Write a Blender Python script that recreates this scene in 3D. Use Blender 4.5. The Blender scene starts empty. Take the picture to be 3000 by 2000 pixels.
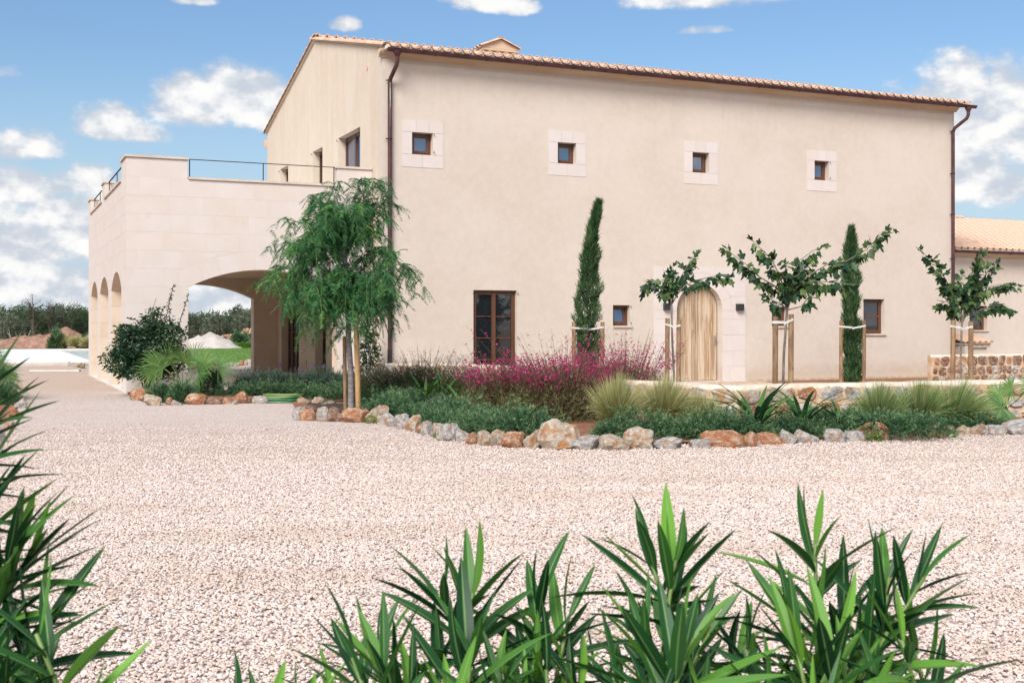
import bpy, bmesh, math, random
import numpy as np
from mathutils import Vector, Matrix, noise as mnoise
from mathutils.geometry import tessellate_polygon

random.seed(7); RS = np.random.RandomState(7)
sc = bpy.context.scene
COL = sc.collection
PI = math.pi

# ------------------------------------------------------------------ camera, world, sun, exposure
F = 3474.0; EYE = 1.5; HY = 955.0            # focal length in photo pixels, eye height, horizon row
cam_d = bpy.data.cameras.new('camera'); cam = bpy.data.objects.new('camera', cam_d); COL.objects.link(cam)
cam.location = (0, 0, EYE); cam.rotation_euler = (PI/2, 0, 0)
cam_d.sensor_width = 36; cam_d.lens = F/3000*36; cam_d.shift_y = -(1000-HY)/3000
cam_d.clip_start = 0.05; cam_d.clip_end = 6000
cam_d.dof.use_dof = True; cam_d.dof.focus_distance = 21; cam_d.dof.aperture_fstop = 13
sc.camera = cam
SUN_EL = math.radians(41); SUN_DIR = Vector((-0.33, -0.94, 0)).normalized()    # towards the sun, in plan
sun_d = bpy.data.lights.new('sun', 'SUN'); sun = bpy.data.objects.new('sun', sun_d); COL.objects.link(sun)
sun_d.energy = 2.5; sun_d.angle = math.radians(30); sun_d.color = (1.0, 0.955, 0.90)
to_sun = Vector((SUN_DIR.x*math.cos(SUN_EL), SUN_DIR.y*math.cos(SUN_EL), math.sin(SUN_EL)))
sun.rotation_euler = to_sun.to_track_quat('Z', 'Y').to_euler()
sc.view_settings.view_transform = 'Standard'; sc.view_settings.look = 'None'
sc.view_settings.exposure = 1.10; sc.view_settings.gamma = 1; sc.view_settings.use_curve_mapping = False
SKY_STRENGTH = 0.056; CLOUD_GAIN = 0.475
sc.render.engine = 'CYCLES'
sc.cycles.max_bounces = 12; sc.cycles.diffuse_bounces = 8; sc.cycles.transparent_max_bounces = 12

# small expression layer over math nodes
class E:
    t = None
    def __init__(s, k): s.k = k
    @staticmethod
    def op(o, *a, clamp=False):
        n = E.t.nodes.new('ShaderNodeMath'); n.operation = o; n.use_clamp = clamp
        for i, x in enumerate(a):
            if isinstance(x, E): E.t.links.new(x.k, n.inputs[i])
            else: n.inputs[i].default_value = x
        return E(n.outputs[0])
    def __add__(s, o): return E.op('ADD', s, o)
    __radd__ = __add__
    def __sub__(s, o): return E.op('SUBTRACT', s, o)
    def __rsub__(s, o): return E.op('SUBTRACT', o, s)
    def __mul__(s, o): return E.op('MULTIPLY', s, o)
    __rmul__ = __mul__
    def __truediv__(s, o): return E.op('DIVIDE', s, o)
def smooth(x, a, b, lo=0.0, hi=1.0):
    n = E.t.nodes.new('ShaderNodeMapRange'); n.interpolation_type = 'SMOOTHSTEP'
    E.t.links.new(x.k, n.inputs[0])
    for i, v in enumerate((a, b, lo, hi)): n.inputs[i+1].default_value = v
    return E(n.outputs[0])
def mixc(t, f, a, b, mode='MIX'):
    n = t.nodes.new('ShaderNodeMix'); n.data_type = 'RGBA'; n.blend_type = mode
    for s, v in ((n.inputs[0], f), (n.inputs[6], a), (n.inputs[7], b)):
        if isinstance(v, E): t.links.new(v.k, s)
        elif isinstance(v, bpy.types.NodeSocket): t.links.new(v, s)
        elif isinstance(v, (int, float)): s.default_value = v
        else: s.default_value = (*v[:3], 1)
    return n.outputs[2]

def build_world():
    w = bpy.data.worlds.new('World'); sc.world = w; w.use_nodes = True
    t = w.node_tree; t.nodes.clear(); E.t = t
    out = t.nodes.new('ShaderNodeOutputWorld'); bg = t.nodes.new('ShaderNodeBackground')
    t.links.new(bg.outputs[0], out.inputs[0]); bg.inputs[1].default_value = 1.0
    sky = t.nodes.new('ShaderNodeTexSky'); sky.sky_type = 'NISHITA'; sky.sun_disc = False
    sky.sun_elevation = SUN_EL; sky.sun_rotation = math.atan2(SUN_DIR.x, SUN_DIR.y)
    sky.air_density = 1.3; sky.dust_density = 1.0; sky.ozone_density = 1.6
    tc = t.nodes.new('ShaderNodeTexCoord'); sep = t.nodes.new('ShaderNodeSeparateXYZ')
    t.links.new(tc.outputs['Generated'], sep.inputs[0])
    x, y, z = (E(sep.outputs[i]) for i in range(3))
    az = E.op('ARCTAN2', x, y); el = E.op('ARCSINE', z)
    com = t.nodes.new('ShaderNodeCombineXYZ')
    t.links.new(az.k, com.inputs[0]); t.links.new((el*1.35).k, com.inputs[1])
    def nz(scale, det, rough, off=(0, 0, 0)):
        m = t.nodes.new('ShaderNodeVectorMath'); m.operation = 'ADD'; m.inputs[1].default_value = off
        t.links.new(com.outputs[0], m.inputs[0])
        n = t.nodes.new('ShaderNodeTexNoise'); n.inputs['Scale'].default_value = scale
        n.inputs['Detail'].default_value = det; n.inputs['Roughness'].default_value = rough
        t.links.new(m.outputs[0], n.inputs['Vector']); return E(n.outputs[0])
    n1 = nz(26, 9, 0.58); n2 = nz(26, 4, 0.5, (0, -0.016, 0)); nl = nz(7, 5, 0.55, (3, 1, 0)); nf = nz(70, 5, .6, (5, 2, 0))
    def blob(px, py, w, h, amp=1.0):
        a = math.atan((px-1500)/F); e = math.atan((HY-py)/F*math.cos(a))
        ax = (az-a)/(w/F); ey = (el-e)/(h/F)
        low = E.op('MINIMUM', ey, 0.0)*0.9; ey2 = ey + low        # flatter bases
        r = ax*ax + ey2*ey2
        return E.op('SUBTRACT', 1.0, r)*amp
    B = [blob(600, 330, 165, 95), blob(720, 270, 120, 85), blob(800, 340, 130, 85), blob(530, 270, 80, 60),
         blob(330, 375, 120, 62), blob(430, 400, 70, 40), blob(60, 440, 125, 58), blob(50, 555, 130, 70), blob(228, 545, 90, 66),
         blob(1012, 75, 44, 34), blob(1420, 0, 130, 58), blob(1500, 25, 90, 40), blob(2090, -20, 300, 75),
         blob(2065, 92, 70, 18, .85), blob(2790, 300, 165, 125), blob(2960, 380, 240, 200), blob(2850, 530, 260, 130),
         blob(60, 720, 330, 120), blob(240, 640, 150, 80), blob(100, 850, 420, 90), blob(565, 4, 60, 22, .8), blob(18, 215, 50, 22, .7), blob(560, 800, 200, 70, .7)]
    d = B[0]
    for b in B[1:]: d = E.op('MAXIMUM', d, b)
    d = E.op('MAXIMUM', d, -1.2)
    dens = d + (n1-0.5)*3.4 + (nf-.5)*.7
    # the rest of the sky: unseen cumulus, cover raised for brighter ambient light, thicker towards the horizon
    away = smooth(E.op('ABSOLUTE', az), 0.42, 0.62)
    high = smooth(el, 0.27, 0.36)
    out_m = E.op('MAXIMUM', away, high)
    gen = (nl-0.5)*7.0 + (n1-0.5)*2.4 - smooth(el, 0.05, 0.9)*0.4 + 0.5
    low_bank = smooth(el, 0.02, 0.10, 0.9, -0.9) + (n1-0.5)*2.2
    dens = dens*(1-out_m) + gen*out_m
    dens = E.op('MAXIMUM', dens, low_bank - 0.35)
    alpha = smooth(dens, -0.38, 0.72)
    lit = smooth((n1-n2)*2.2 + dens*0.35, -0.15, 0.75)
    cloud = mixc(t, lit, (0.60, 0.645, 0.72), (1.0, 0.99, 0.97))
    # haze towards the horizon
    sk = t.nodes.new('ShaderNodeVectorMath'); sk.operation = 'SCALE'; sk.inputs[3].default_value = SKY_STRENGTH
    t.links.new(sky.outputs[0], sk.inputs[0])
    cl = t.nodes.new('ShaderNodeVectorMath'); cl.operation = 'SCALE'; cl.inputs[3].default_value = CLOUD_GAIN
    t.links.new(cloud, cl.inputs[0])
    blue = mixc(t, 1.0, sk.outputs[0], (.76, .92, 1.13), 'MULTIPLY')
    blue = mixc(t, smooth(el, 0.0, 0.24, 0.85, 0.0), blue, (.25, .32, .39))     # pale air low over the land
    c = mixc(t, alpha*0.96, blue, cl.outputs[0])
    t.links.new(c, bg.inputs[0])
build_world()

# ------------------------------------------------------------------ geometry helpers
def P(px, py, Y): return Vector(((px-1500)/F*Y, Y, EYE-(py-HY)/F*Y))
def G(px, py, z=0.0):
    Y = (EYE-z)*F/(py-HY); return Vector(((px-1500)/F*Y, Y, z))
CX, CY = -8.604, 26.45; EC, ES = 0.9146, 0.4043; HANG = math.atan2(ES, EC)
def HW(u, v, z=0.0): return Vector((CX+u*EC-v*ES, CY+u*ES+v*EC, z))
def WH(p): dx, dy = p[0]-CX, p[1]-CY; return dx*EC+dy*ES, -dx*ES+dy*EC
def on_v(px, py, v):                      # pixel on the plane v = const -> u, z
    r = (px-1500)/F; u = (r*(CY+EC*v)-CX+ES*v)/(EC-ES*r); Y = CY+u*ES+v*EC
    return u, EYE-(py-HY)/F*Y
def on_u(px, py, u):                      # pixel on the plane u = const -> v, z
    r = (px-1500)/F; v = (r*(CY+ES*u)-CX-EC*u)/(-ES-EC*r); Y = CY+u*ES+v*EC
    return v, EYE-(py-HY)/F*Y

def tag(o, label=None, cat=None, group=None, kind=None):
    if label: o['label'] = label
    if cat: o['category'] = cat
    if group: o['group'] = group
    if kind: o['kind'] = kind
    return o
def thing(name, label, cat, loc=(0, 0, 0), rz=0.0, group=None):
    o = bpy.data.objects.new(name, None); COL.objects.link(o); o.location = loc; o.rotation_euler = (0, 0, rz)
    o.empty_display_size = .2
    return tag(o, label, cat, group)
def put(name, me, parent=None, loc=None, rot=None, scale=None):
    o = bpy.data.objects.new(name, me); COL.objects.link(o)
    if parent is not None: o.parent = parent
    if loc is not None: o.location = loc
    if rot is not None: o.rotation_euler = rot
    if scale is not None: o.scale = scale
    return o
class MB:
    def __init__(s): s.v = []; s.f = []; s.m = []; s.cur = 0
    def add(s, vs, fs):
        k = len(s.v); s.v.extend([tuple(p) for p in vs])
        for f in fs: s.f.append(tuple(i+k for i in f)); s.m.append(s.cur)
        return s
    def box(s, x0, x1, y0, y1, z0, z1):
        return s.add([(x0,y0,z0),(x1,y0,z0),(x1,y1,z0),(x0,y1,z0),(x0,y0,z1),(x1,y0,z1),(x1,y1,z1),(x0,y1,z1)],
                     [(0,3,2,1),(4,5,6,7),(0,1,5,4),(1,2,6,5),(2,3,7,6),(3,0,4,7)])
    def prism(s, loops, fn, d0, d1):
        """2D loops (outer first, then holes) extruded from depth d0 to d1; fn(a, b, d) -> point"""
        pts = [p for l in loops for p in l]
        tris = tessellate_polygon([[Vector((a, b, 0)) for a, b in l] for l in loops])
        n = len(pts)
        vs = [fn(a, b, d0) for a, b in pts] + [fn(a, b, d1) for a, b in pts]
        fs = [tuple(t) for t in tris] + [tuple(i+n for i in reversed(t)) for t in tris]
        k = 0
        for l in loops:
            m = len(l)
            for i in range(m):
                a, b = k+i, k+(i+1) % m
                fs.append((a, b, b+n, a+n))
            k += m
        return s.add(vs, fs)
    def tube(s, path, rad, n=8, cap=True):
        path = [Vector(p) for p in path]; m = len(path)
        if not hasattr(rad, '__len__'): rad = [rad]*m
        up = Vector((0, 0, 1)); vs = []; fs = []
        t0 = (path[1]-path[0]).normalized()
        a = t0.cross(up);
        if a.length < 1e-3: a = t0.cross(Vector((1, 0, 0)))
        a.normalize()
        for i in range(m):
            tg = (path[min(i+1, m-1)]-path[max(i-1, 0)]).normalized()
            a = (a - tg*a.dot(tg)).normalized(); b = tg.cross(a)
            for j in range(n):
                q = 2*PI*j/n; vs.append(path[i]+(a*math.cos(q)+b*math.sin(q))*rad[i])
        for i in range(m-1):
            for j in range(n):
                k = (j+1) % n; fs.append((i*n+j, i*n+k, (i+1)*n+k, (i+1)*n+j))
        if cap: fs.append(tuple(range(n))[::-1]); fs.append(tuple((m-1)*n+j for j in range(n)))
        return s.add(vs, fs)
    def mesh(s, name, mats, smooth=False, fix=True):
        me = bpy.data.meshes.new(name); me.from_pydata(s.v, [], s.f)
        for m in (mats if isinstance(mats, (list, tuple)) else [mats]): me.materials.append(m)
        if any(s.m): me.polygons.foreach_set('material_index', s.m)
        if fix:
            b = bmesh.new(); b.from_mesh(me); bmesh.ops.recalc_face_normals(b, faces=b.faces); b.to_mesh(me); b.free()
        if smooth: me.polygons.foreach_set('use_smooth', [True]*len(me.polygons))
        me.update(); return me
    def put(s, name, mats, parent=None, smooth=False, fix=True): return put(name, s.mesh(name, mats, smooth, fix), parent)
def autosmooth(me, ang=40):
    me.polygons.foreach_set('use_smooth', [True]*len(me.polygons))
    me.set_sharp_from_angle(angle=math.radians(ang))
def np_mesh(name, V, Q, mat, rnd=None, smooth=False):
    """V (n,3), Q (m,k) faces with k corners, rnd (m,) a random number per face"""
    me = bpy.data.meshes.new(name); V = np.asarray(V, np.float32); Q = np.asarray(Q, np.int32)
    me.vertices.add(len(V)); me.vertices.foreach_set('co', V.ravel())
    m, k = Q.shape; me.loops.add(m*k); me.loops.foreach_set('vertex_index', Q.ravel())
    me.polygons.add(m); me.polygons.foreach_set('loop_start', np.arange(0, m*k, k, dtype=np.int32))
    me.polygons.foreach_set('loop_total', np.full(m, k, np.int32))
    me.update(calc_edges=True)
    if rnd is not None:
        a = me.attributes.new('rnd', 'FLOAT', 'FACE'); a.data.foreach_set('value', np.asarray(rnd, np.float32))
    if smooth: me.polygons.foreach_set('use_smooth', np.ones(m, bool))
    me.materials.append(mat); return me
def join_np(parts):
    """parts: list of (V, Q, rnd) -> one"""
    Vs, Qs, Rs, k = [], [], [], 0
    for V, Q, r in parts: Vs.append(V); Qs.append(Q+k); Rs.append(r); k += len(V)
    return np.concatenate(Vs), np.concatenate(Qs), np.concatenate(Rs)
def nrm(a): return a/np.maximum(np.linalg.norm(a, axis=-1, keepdims=True), 1e-9)
def blades(P0, D, L, W, droop=0.3, seg=3, prof=None, rnd=None, face=None, rs=RS):
    """curved tapered blades: P0 (n,3) roots, D (n,3) directions, L, W (n,) or numbers"""
    n = len(P0); P0 = np.asarray(P0, float); D = nrm(np.asarray(D, float))
    L = np.broadcast_to(L, (n,))[:, None]; W = np.broadcast_to(W, (n,))[:, None]; dr = np.broadcast_to(droop, (n,))[:, None]
    ref = rs.normal(size=(n, 3)) if face is None else np.broadcast_to(face, (n, 3)); S = nrm(np.cross(D, ref))
    ts = np.linspace(0, 1, seg+1)
    if prof is None: prof = [max(0.06, math.sin(PI*(0.12+0.88*t)))**0.8 for t in ts]
    V = np.zeros((n, 2*(seg+1), 3))
    for i, t in enumerate(ts):
        c = P0 + D*L*t + np.array([0, 0, -1.])*L*dr*t*t
        V[:, 2*i] = c - S*W*0.5*prof[i]; V[:, 2*i+1] = c + S*W*0.5*prof[i]
    q = np.array([[2*i, 2*i+1, 2*i+3, 2*i+2] for i in range(seg)])
    Q = (q[None] + (np.arange(n)*2*(seg+1))[:, None, None]).reshape(-1, 4)
    r = rs.rand(n) if rnd is None else np.asarray(rnd)
    return V.reshape(-1, 3), Q, np.repeat(r, seg)
def rand_dir(n, zmin=-1, zmax=1, rs=RS):
    z = rs.uniform(zmin, zmax, n); a = rs.uniform(0, 2*PI, n); s = np.sqrt(1-z*z)
    return np.stack([s*np.cos(a), s*np.sin(a), z], 1)
# ------------------------------------------------------------------ materials
def srgb(r, g, b):
    f = lambda c: (c/255/12.92 if c/255 <= .04045 else ((c/255+.055)/1.055)**2.4)
    return (f(r), f(g), f(b))
def new_mat(name):
    m = bpy.data.materials.new(name); m.use_nodes = True; t = m.node_tree; E.t = t
    return m, t, t.nodes['Principled BSDF']
def noise(t, scale, det=4, rough=.55, coord='Object', stretch=None, dist=0, shift=True):
    tc = t.nodes.new('ShaderNodeTexCoord'); v = tc.outputs[coord]
    mp = t.nodes.new('ShaderNodeMapping'); t.links.new(v, mp.inputs[0])
    if stretch: mp.inputs['Scale'].default_value = stretch
    if shift:                                    # alike pieces that share a mesh still differ in grain
        oi = t.nodes.new('ShaderNodeObjectInfo'); mu = t.nodes.new('ShaderNodeMath'); mu.operation = 'MULTIPLY'; mu.inputs[1].default_value = 37.0
        t.links.new(oi.outputs['Random'], mu.inputs[0]); t.links.new(mu.outputs[0], mp.inputs['Location'])
    n = t.nodes.new('ShaderNodeTexNoise'); n.inputs['Scale'].default_value = scale; n.inputs['Detail'].default_value = det
    n.inputs['Roughness'].default_value = rough; n.inputs['Distortion'].default_value = dist
    t.links.new(mp.outputs[0], n.inputs['Vector']); return E(n.outputs[0])
def orand(t): return E(t.nodes.new('ShaderNodeObjectInfo').outputs['Random'])
def bump(t, bs, h, dist=.01, strength=1.0):
    b = t.nodes.new('ShaderNodeBump'); b.inputs['Distance'].default_value = dist; b.inputs['Strength'].default_value = strength
    t.links.new(h.k, b.inputs['Height']); t.links.new(b.outputs[0], bs.inputs['Normal'])
def simple(name, c1, c2, rough=.8, scale=6, det=5, objvar=0.0, bscale=None, bdist=.004, stretch=None, lo=.35, hi=.65, metal=0, spec=None, shift=True):
    m, t, b = new_mat(name)
    f = smooth(noise(t, scale, det, stretch=stretch, shift=shift), lo, hi)
    col = mixc(t, f, c1, c2)
    if objvar:
        k = orand(t)*(2*objvar) + (1-objvar)
        g = t.nodes.new('ShaderNodeVectorMath'); g.operation = 'SCALE'; t.links.new(col, g.inputs[0]); t.links.new(k.k, g.inputs[3]); col = g.outputs[0]
    t.links.new(col, b.inputs['Base Color']); b.inputs['Roughness'].default_value = rough; b.inputs['Metallic'].default_value = metal
    if spec is not None: b.inputs['Specular IOR Level'].default_value = spec
    if bscale: bump(t, b, noise(t, bscale, 4, stretch=stretch), bdist)
    return m
M = {}
def stucco(name, ca, cb, streak):
    m, t, b = new_mat(name)
    a = smooth(noise(t, .55, 6, .6, shift=False), .36, .66); c = smooth(noise(t, 5, 6, .65, shift=False), .3, .7)
    col = mixc(t, a, ca, cb)
    col = mixc(t, c*0.38, col, (cb[0]*1.16, cb[1]*1.14, cb[2]*1.1))
    if streak:
        s = smooth(noise(t, 1.5, 5, .65, stretch=(1, 1.8, .16), shift=False), .42, .7)
        col = mixc(t, s*0.24, col, (ca[0]*.84, ca[1]*.76, ca[2]*.62))
    sp = smooth(noise(t, 2.6, 3, .8, shift=False), .69, .74)     # a few pale patches where plaster was mended
    col = mixc(t, sp*0.45, col, (.72, .66, .60))
    tz = t.nodes.new('ShaderNodeTexCoord'); sz = t.nodes.new('ShaderNodeSeparateXYZ'); t.links.new(tz.outputs['Object'], sz.inputs[0])   # soil splashed up the foot of the wall
    foot = smooth(E(sz.outputs[2]) - noise(t, 3, 5, .7, shift=False)*.7, -.25, .25, 1, 0); col = mixc(t, foot*.42, col, (.42, .31, .22))
    run = smooth(noise(t, 3.2, 4, .6, stretch=(1, 1, .10), shift=False), .58, .72)*smooth(E(sz.outputs[2]), 5.8, 7.9); col = mixc(t, run*.22, col, (.40, .30, .20))
    gr = smooth(noise(t, 85, 3, .7, shift=False), .35, .68)
    col = mixc(t, gr*0.24, col, (ca[0]*.72, ca[1]*.68, ca[2]*.62))
    t.links.new(col, b.inputs['Base Color']); b.inputs['Roughness'].default_value = .95; b.inputs['Specular IOR Level'].default_value = .2
    bump(t, b, noise(t, 90, 3, .7, shift=False) + noise(t, 7, 4, shift=False)*.6, .004)
    return m
M['stucco'] = stucco('facade_stucco', (.535, .460, .395), (.575, .505, .445), False)
M['stucco_gable'] = stucco('gable_stucco', (.575, .485, .395), (.60, .525, .445), True)
def stone_mat(name, ca, cb, var, stain):
    m, t, b = new_mat(name)
    f = smooth(noise(t, 1.4, 6, .62), .38, .66); r = orand(t)
    col = mixc(t, f, ca, cb)
    warm = smooth(r, .45, 1.0)
    col = mixc(t, warm*0.17, col, (.565, .445, .335))
    st = smooth(noise(t, 3.2, 6, .7, shift=False), .60, .76)
    col = mixc(t, st*stain, col, (.50, .33, .18))
    pit = smooth(noise(t, 60, 3, .6, shift=False), .66, .72)
    col = mixc(t, pit*.35, col, (.34, .25, .17))
    k = orand(t)*(2*var)+(1-var)
    g = t.nodes.new('ShaderNodeVectorMath'); g.operation = 'SCALE'; t.links.new(col, g.inputs[0]); t.links.new(k.k, g.inputs[3])
    t.links.new(g.outputs[0], b.inputs['Base Color']); b.inputs['Roughness'].default_value = .9; b.inputs['Specular IOR Level'].default_value = .25
    bump(t, b, noise(t, 70, 4, .6)+noise(t, 8, 3)*.5, .0025); return m
M['block'] = stone_mat('pale_limestone_block', (.595, .525, .478), (.62, .56, .525), .010, .34)
M['innerblock'] = stone_mat('bounce_tinted_stone', (.61, .49, .375), (.64, .545, .445), .03, .2)  # same limestone, with the porch's warm bounce light put into its colour
M['surround'] = stone_mat('smooth_surround_stone', (.585, .52, .485), (.61, .55, .53), .02, .08)
M['joint'] = simple('joint_mortar', (.59, .52, .47), (.62, .55, .51), .95)
M['coping'] = simple('coping_stone', (.50, .42, .34), (.58, .50, .42), .8, 3, bscale=60, bdist=.002)
M['inner'] = stucco('porch_render', (.62, .47, .33), (.65, .51, .37), False)
M['cornice'] = simple('cornice_stone', (.52, .37, .25), (.57, .45, .33), .9, 2.2, stretch=(.4, 1, 4), bscale=50, bdist=.002)
# terracotta tiles
m, t, b = new_mat('terracotta_tile')
r = orand(t); col = mixc(t, r, (.46, .27, .18), (.60, .40, .28)); f = smooth(noise(t, 9, 5, .6), .35, .7)
col = mixc(t, f*.6, col, (.64, .48, .37)); t.links.new(col, b.inputs['Base Color']); b.inputs['Roughness'].default_value = .85
bump(t, b, noise(t, 60, 3), .002); M['tile'] = m
m, t, b = new_mat('terracotta_end_pale')
col = mixc(t, smooth(noise(t, 12, 5), .35, .65), (.62, .54, .46), (.70, .62, .54)); t.links.new(col, b.inputs['Base Color']); b.inputs['Roughness'].default_value = .9; M['tile_mortar'] = m
# copper, bronze brown with violet and a little verdigris
m, t, b = new_mat('aged_copper')
col = mixc(t, smooth(noise(t, 4, 6, .65, stretch=(1, 1, .5)), .35, .65), (.060, .026, .028), (.115, .046, .050))
col = mixc(t, smooth(noise(t, 14, 5, .7), .55, .75)*.6, col, (.06, .045, .055))
t.links.new(col, b.inputs['Base Color']); b.inputs['Metallic'].default_value = .35; b.inputs['Roughness'].default_value = .42; M['copper'] = m
M['verdigris'] = simple('verdigris_stain', (.12, .10, .08), (.30, .36, .28), .8, 22, lo=.4, hi=.55, stretch=(1, 1, .15))
M['bitumen'] = simple('black_pipe_shoe', (.012, .012, .016), (.03, .03, .035), .5, 10)
M['lamp'] = simple('anthracite_metal', (.018, .018, .022), (.026, .026, .030), .45, 20)
M['steel'] = simple('brushed_steel', (.45, .45, .45), (.55, .55, .55), .35, 30, metal=.9)
M['iron'] = simple('dark_iron', (.02, .02, .022), (.03, .03, .032), .8, 20, spec=.15)
def wood(name, c1, c2, scale=3.0, knots=True, var=.15, rough=.7, stretch=(6, 6, .35), crack=.5):
    m, t, b = new_mat(name)
    f = smooth(noise(t, scale, 6, .6, stretch=stretch, dist=1.2), .35, .65)
    col = mixc(t, f, c1, c2)
    g = smooth(noise(t, scale*5, 5, .7, stretch=(stretch[0], stretch[1], stretch[2]*.5)), .52, .72)
    col = mixc(t, g*crack, col, (c1[0]*.45, c1[1]*.4, c1[2]*.35))
    if knots:
        v = t.nodes.new('ShaderNodeTexVoronoi'); v.inputs['Scale'].default_value = 5.5
        tc = t.nodes.new('ShaderNodeTexCoord'); mp = t.nodes.new('ShaderNodeMapping'); mp.inputs['Scale'].default_value = (1, 1, .6)
        oi = orand(t)*23.0; t.links.new(oi.k, mp.inputs['Location']); t.links.new(tc.outputs['Object'], mp.inputs[0]); t.links.new(mp.outputs[0], v.inputs['Vector'])
        k = smooth(E(v.outputs['Distance']), .05, .11, 1, 0); col = mixc(t, k*.75, col, (c1[0]*.3, c1[1]*.22, c1[2]*.18))
    s = orand(t)*(2*var)+(1-var); sg = t.nodes.new('ShaderNodeVectorMath'); sg.operation = 'SCALE'
    t.links.new(col, sg.inputs[0]); t.links.new(s.k, sg.inputs[3]); t.links.new(sg.outputs[0], b.inputs['Base Color'])
    b.inputs['Roughness'].default_value = rough; bump(t, b, noise(t, scale*6, 4, stretch=stretch), .003); return m
M['oldwood'] = wood('weathered_plank', (.33, .20, .11), (.56, .45, .33), 2.2, True, .26)
M['frame'] = wood('varnished_window_wood', (.085, .034, .017), (.13, .052, .026), 3, False, .05, .4, crack=.2)
M['stake'] = wood('tanalised_stake_wood', (.17, .095, .045), (.29, .185, .10), 5, True, .12, .8, (3, 3, .5))
M['stake_new'] = wood('fresh_pine_stake', (.38, .21, .085), (.50, .31, .15), 5, True, .08, .7, (3, 3, .5), .25)
M['strap'] = simple('white_webbing', (.42, .40, .36), (.54, .52, .48), .7, 20)
m, t, b = new_mat('window_glass')
b.inputs['Base Color'].default_value = (.012, .014, .018, 1); b.inputs['Roughness'].default_value = .03; b.inputs['IOR'].default_value = 2.0
bump(t, b, noise(t, 2.5, 2), .0015); M['glass'] = m
m, t, b = new_mat('bright_sky_glass')
b.inputs['Base Color'].default_value = (.015, .045, .11, 1); b.inputs['Roughness'].default_value = .02; b.inputs['IOR'].default_value = 2.8; M['glass_hi'] = m  # blue of the mirrored sky put into the pane's base colour
M['curtain'] = simple('curtain_cloth', (.16, .15, .13), (.26, .25, .22), .9, 5, stretch=(9, 9, .2))
M['soil'] = simple('red_soil', (.17, .065, .030), (.30, .135, .070), .98, 9, bscale=40, bdist=.02, shift=False)
M['mulch'] = simple('dark_mulch', (.035, .022, .016), (.09, .055, .04), .98, 60, bscale=60, bdist=.02, shift=False)
M['paving'] = simple('pale_paving', (.64, .59, .52), (.72, .68, .62), .7, 1.4, objvar=.03, bscale=50, bdist=.001)
M['deck'] = simple('deck_stone', (.66, .655, .63), (.72, .715, .69), .7, 1.2, objvar=.02)
M['flag'] = simple('tan_flagstone', (.40, .29, .19), (.53, .42, .32), .85, 5, objvar=.10, bscale=40, bdist=.004)
M['wallmortar'] = simple('ochre_mortar', (.42, .275, .16), (.55, .41, .29), .98, 4, bscale=35, bdist=.012, shift=False)
M['walltop'] = simple('pale_mortar_cap', (.55, .44, .33), (.66, .58, .49), .95, 7, bscale=30, bdist=.008, shift=False)
def rock(name, ca, cb, rust, rust_amt, dark_amt):
    m, t, b = new_mat(name)
    a = smooth(noise(t, 4.5, 7, .65), .38, .62); r = smooth(noise(t, 3.4, 6, .65, dist=.6), .62-.3*rust_amt, .70-.12*rust_amt)
    d = smooth(noise(t, 13, 6, .75), .53, .64)
    col = mixc(t, a, ca, cb); col = mixc(t, r*.92, col, rust); col = mixc(t, d*dark_amt, col, (.055, .045, .042))
    w = smooth(noise(t, 7, 6, .8), .52, .62); col = mixc(t, w*.55, col, (.64, .59, .53))
    t.links.new(col, b.inputs['Base Color']); b.inputs['Roughness'].default_value = .92; b.inputs['Specular IOR Level'].default_value = .25
    bump(t, b, noise(t, 9, 8, .75), .06); return m
M['rock_grey'] = rock('grey_limestone', (.30, .28, .275), (.62, .58, .54), (.46, .24, .11), .40, .50)
M['rock_tan'] = rock('tan_limestone', (.40, .31, .22), (.60, .54, .46), (.46, .20, .07), .55, .30)
M['rock_orange'] = rock('rusty_limestone', (.44, .22, .10), (.60, .47, .36), (.38, .13, .045), .9, .22)
M['rock_brown'] = rock('brown_limestone', (.20, .125, .085), (.40, .30, .24), (.26, .09, .04), .65, .6)
def leaf(name, cs, rough=.5, trans=.25, attr=True, spec=.25, midrib=None):
    """cs: dark, mid, light colours picked by the per-face or per-object random number"""
    m, t, b = new_mat(name)
    if attr:
        a = t.nodes.new('ShaderNodeAttribute'); a.attribute_name = 'rnd'; r = E(a.outputs['Fac'])
    else: r = orand(t)
    cr = t.nodes.new('ShaderNodeValToRGB'); t.links.new(r.k, cr.inputs[0])
    e = cr.color_ramp.elements; e[0].color = (*cs[0], 1); e[1].color = (*cs[-1], 1); e[0].position = .05; e[1].position = .97
    for i, c in enumerate(cs[1:-1]): q = e.new((i+1)/(len(cs)-1)); q.color = (*c, 1)
    col = cr.outputs[0]
    if midrib:
        u = t.nodes.new('ShaderNodeAttribute'); u.attribute_name = 'across'; k = smooth(E(u.outputs['Fac']), .05, .16, 1, 0); col = mixc(t, k*.75, col, midrib)
    t.links.new(col, b.inputs['Base Color']); b.inputs['Roughness'].default_value = rough; b.inputs['Specular IOR Level'].default_value = spec
    if trans:
        tr = t.nodes.new('ShaderNodeBsdfTranslucent'); t.links.new(col, tr.inputs[0]); mx = t.nodes.new('ShaderNodeMixShader')
        mx.inputs[0].default_value = trans; t.links.new(b.outputs[0], mx.inputs[1]); t.links.new(tr.outputs[0], mx.inputs[2])
        t.links.new(mx.outputs[0], t.nodes['Material Output'].inputs[0])
    return m
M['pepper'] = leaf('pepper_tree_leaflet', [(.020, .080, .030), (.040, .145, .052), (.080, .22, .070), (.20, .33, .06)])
M['fig'] = leaf('fig_leaf', [(.014, .042, .022), (.022, .060, .022), (.038, .085, .024), (.10, .15, .04)], .42, .25, False)
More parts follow.
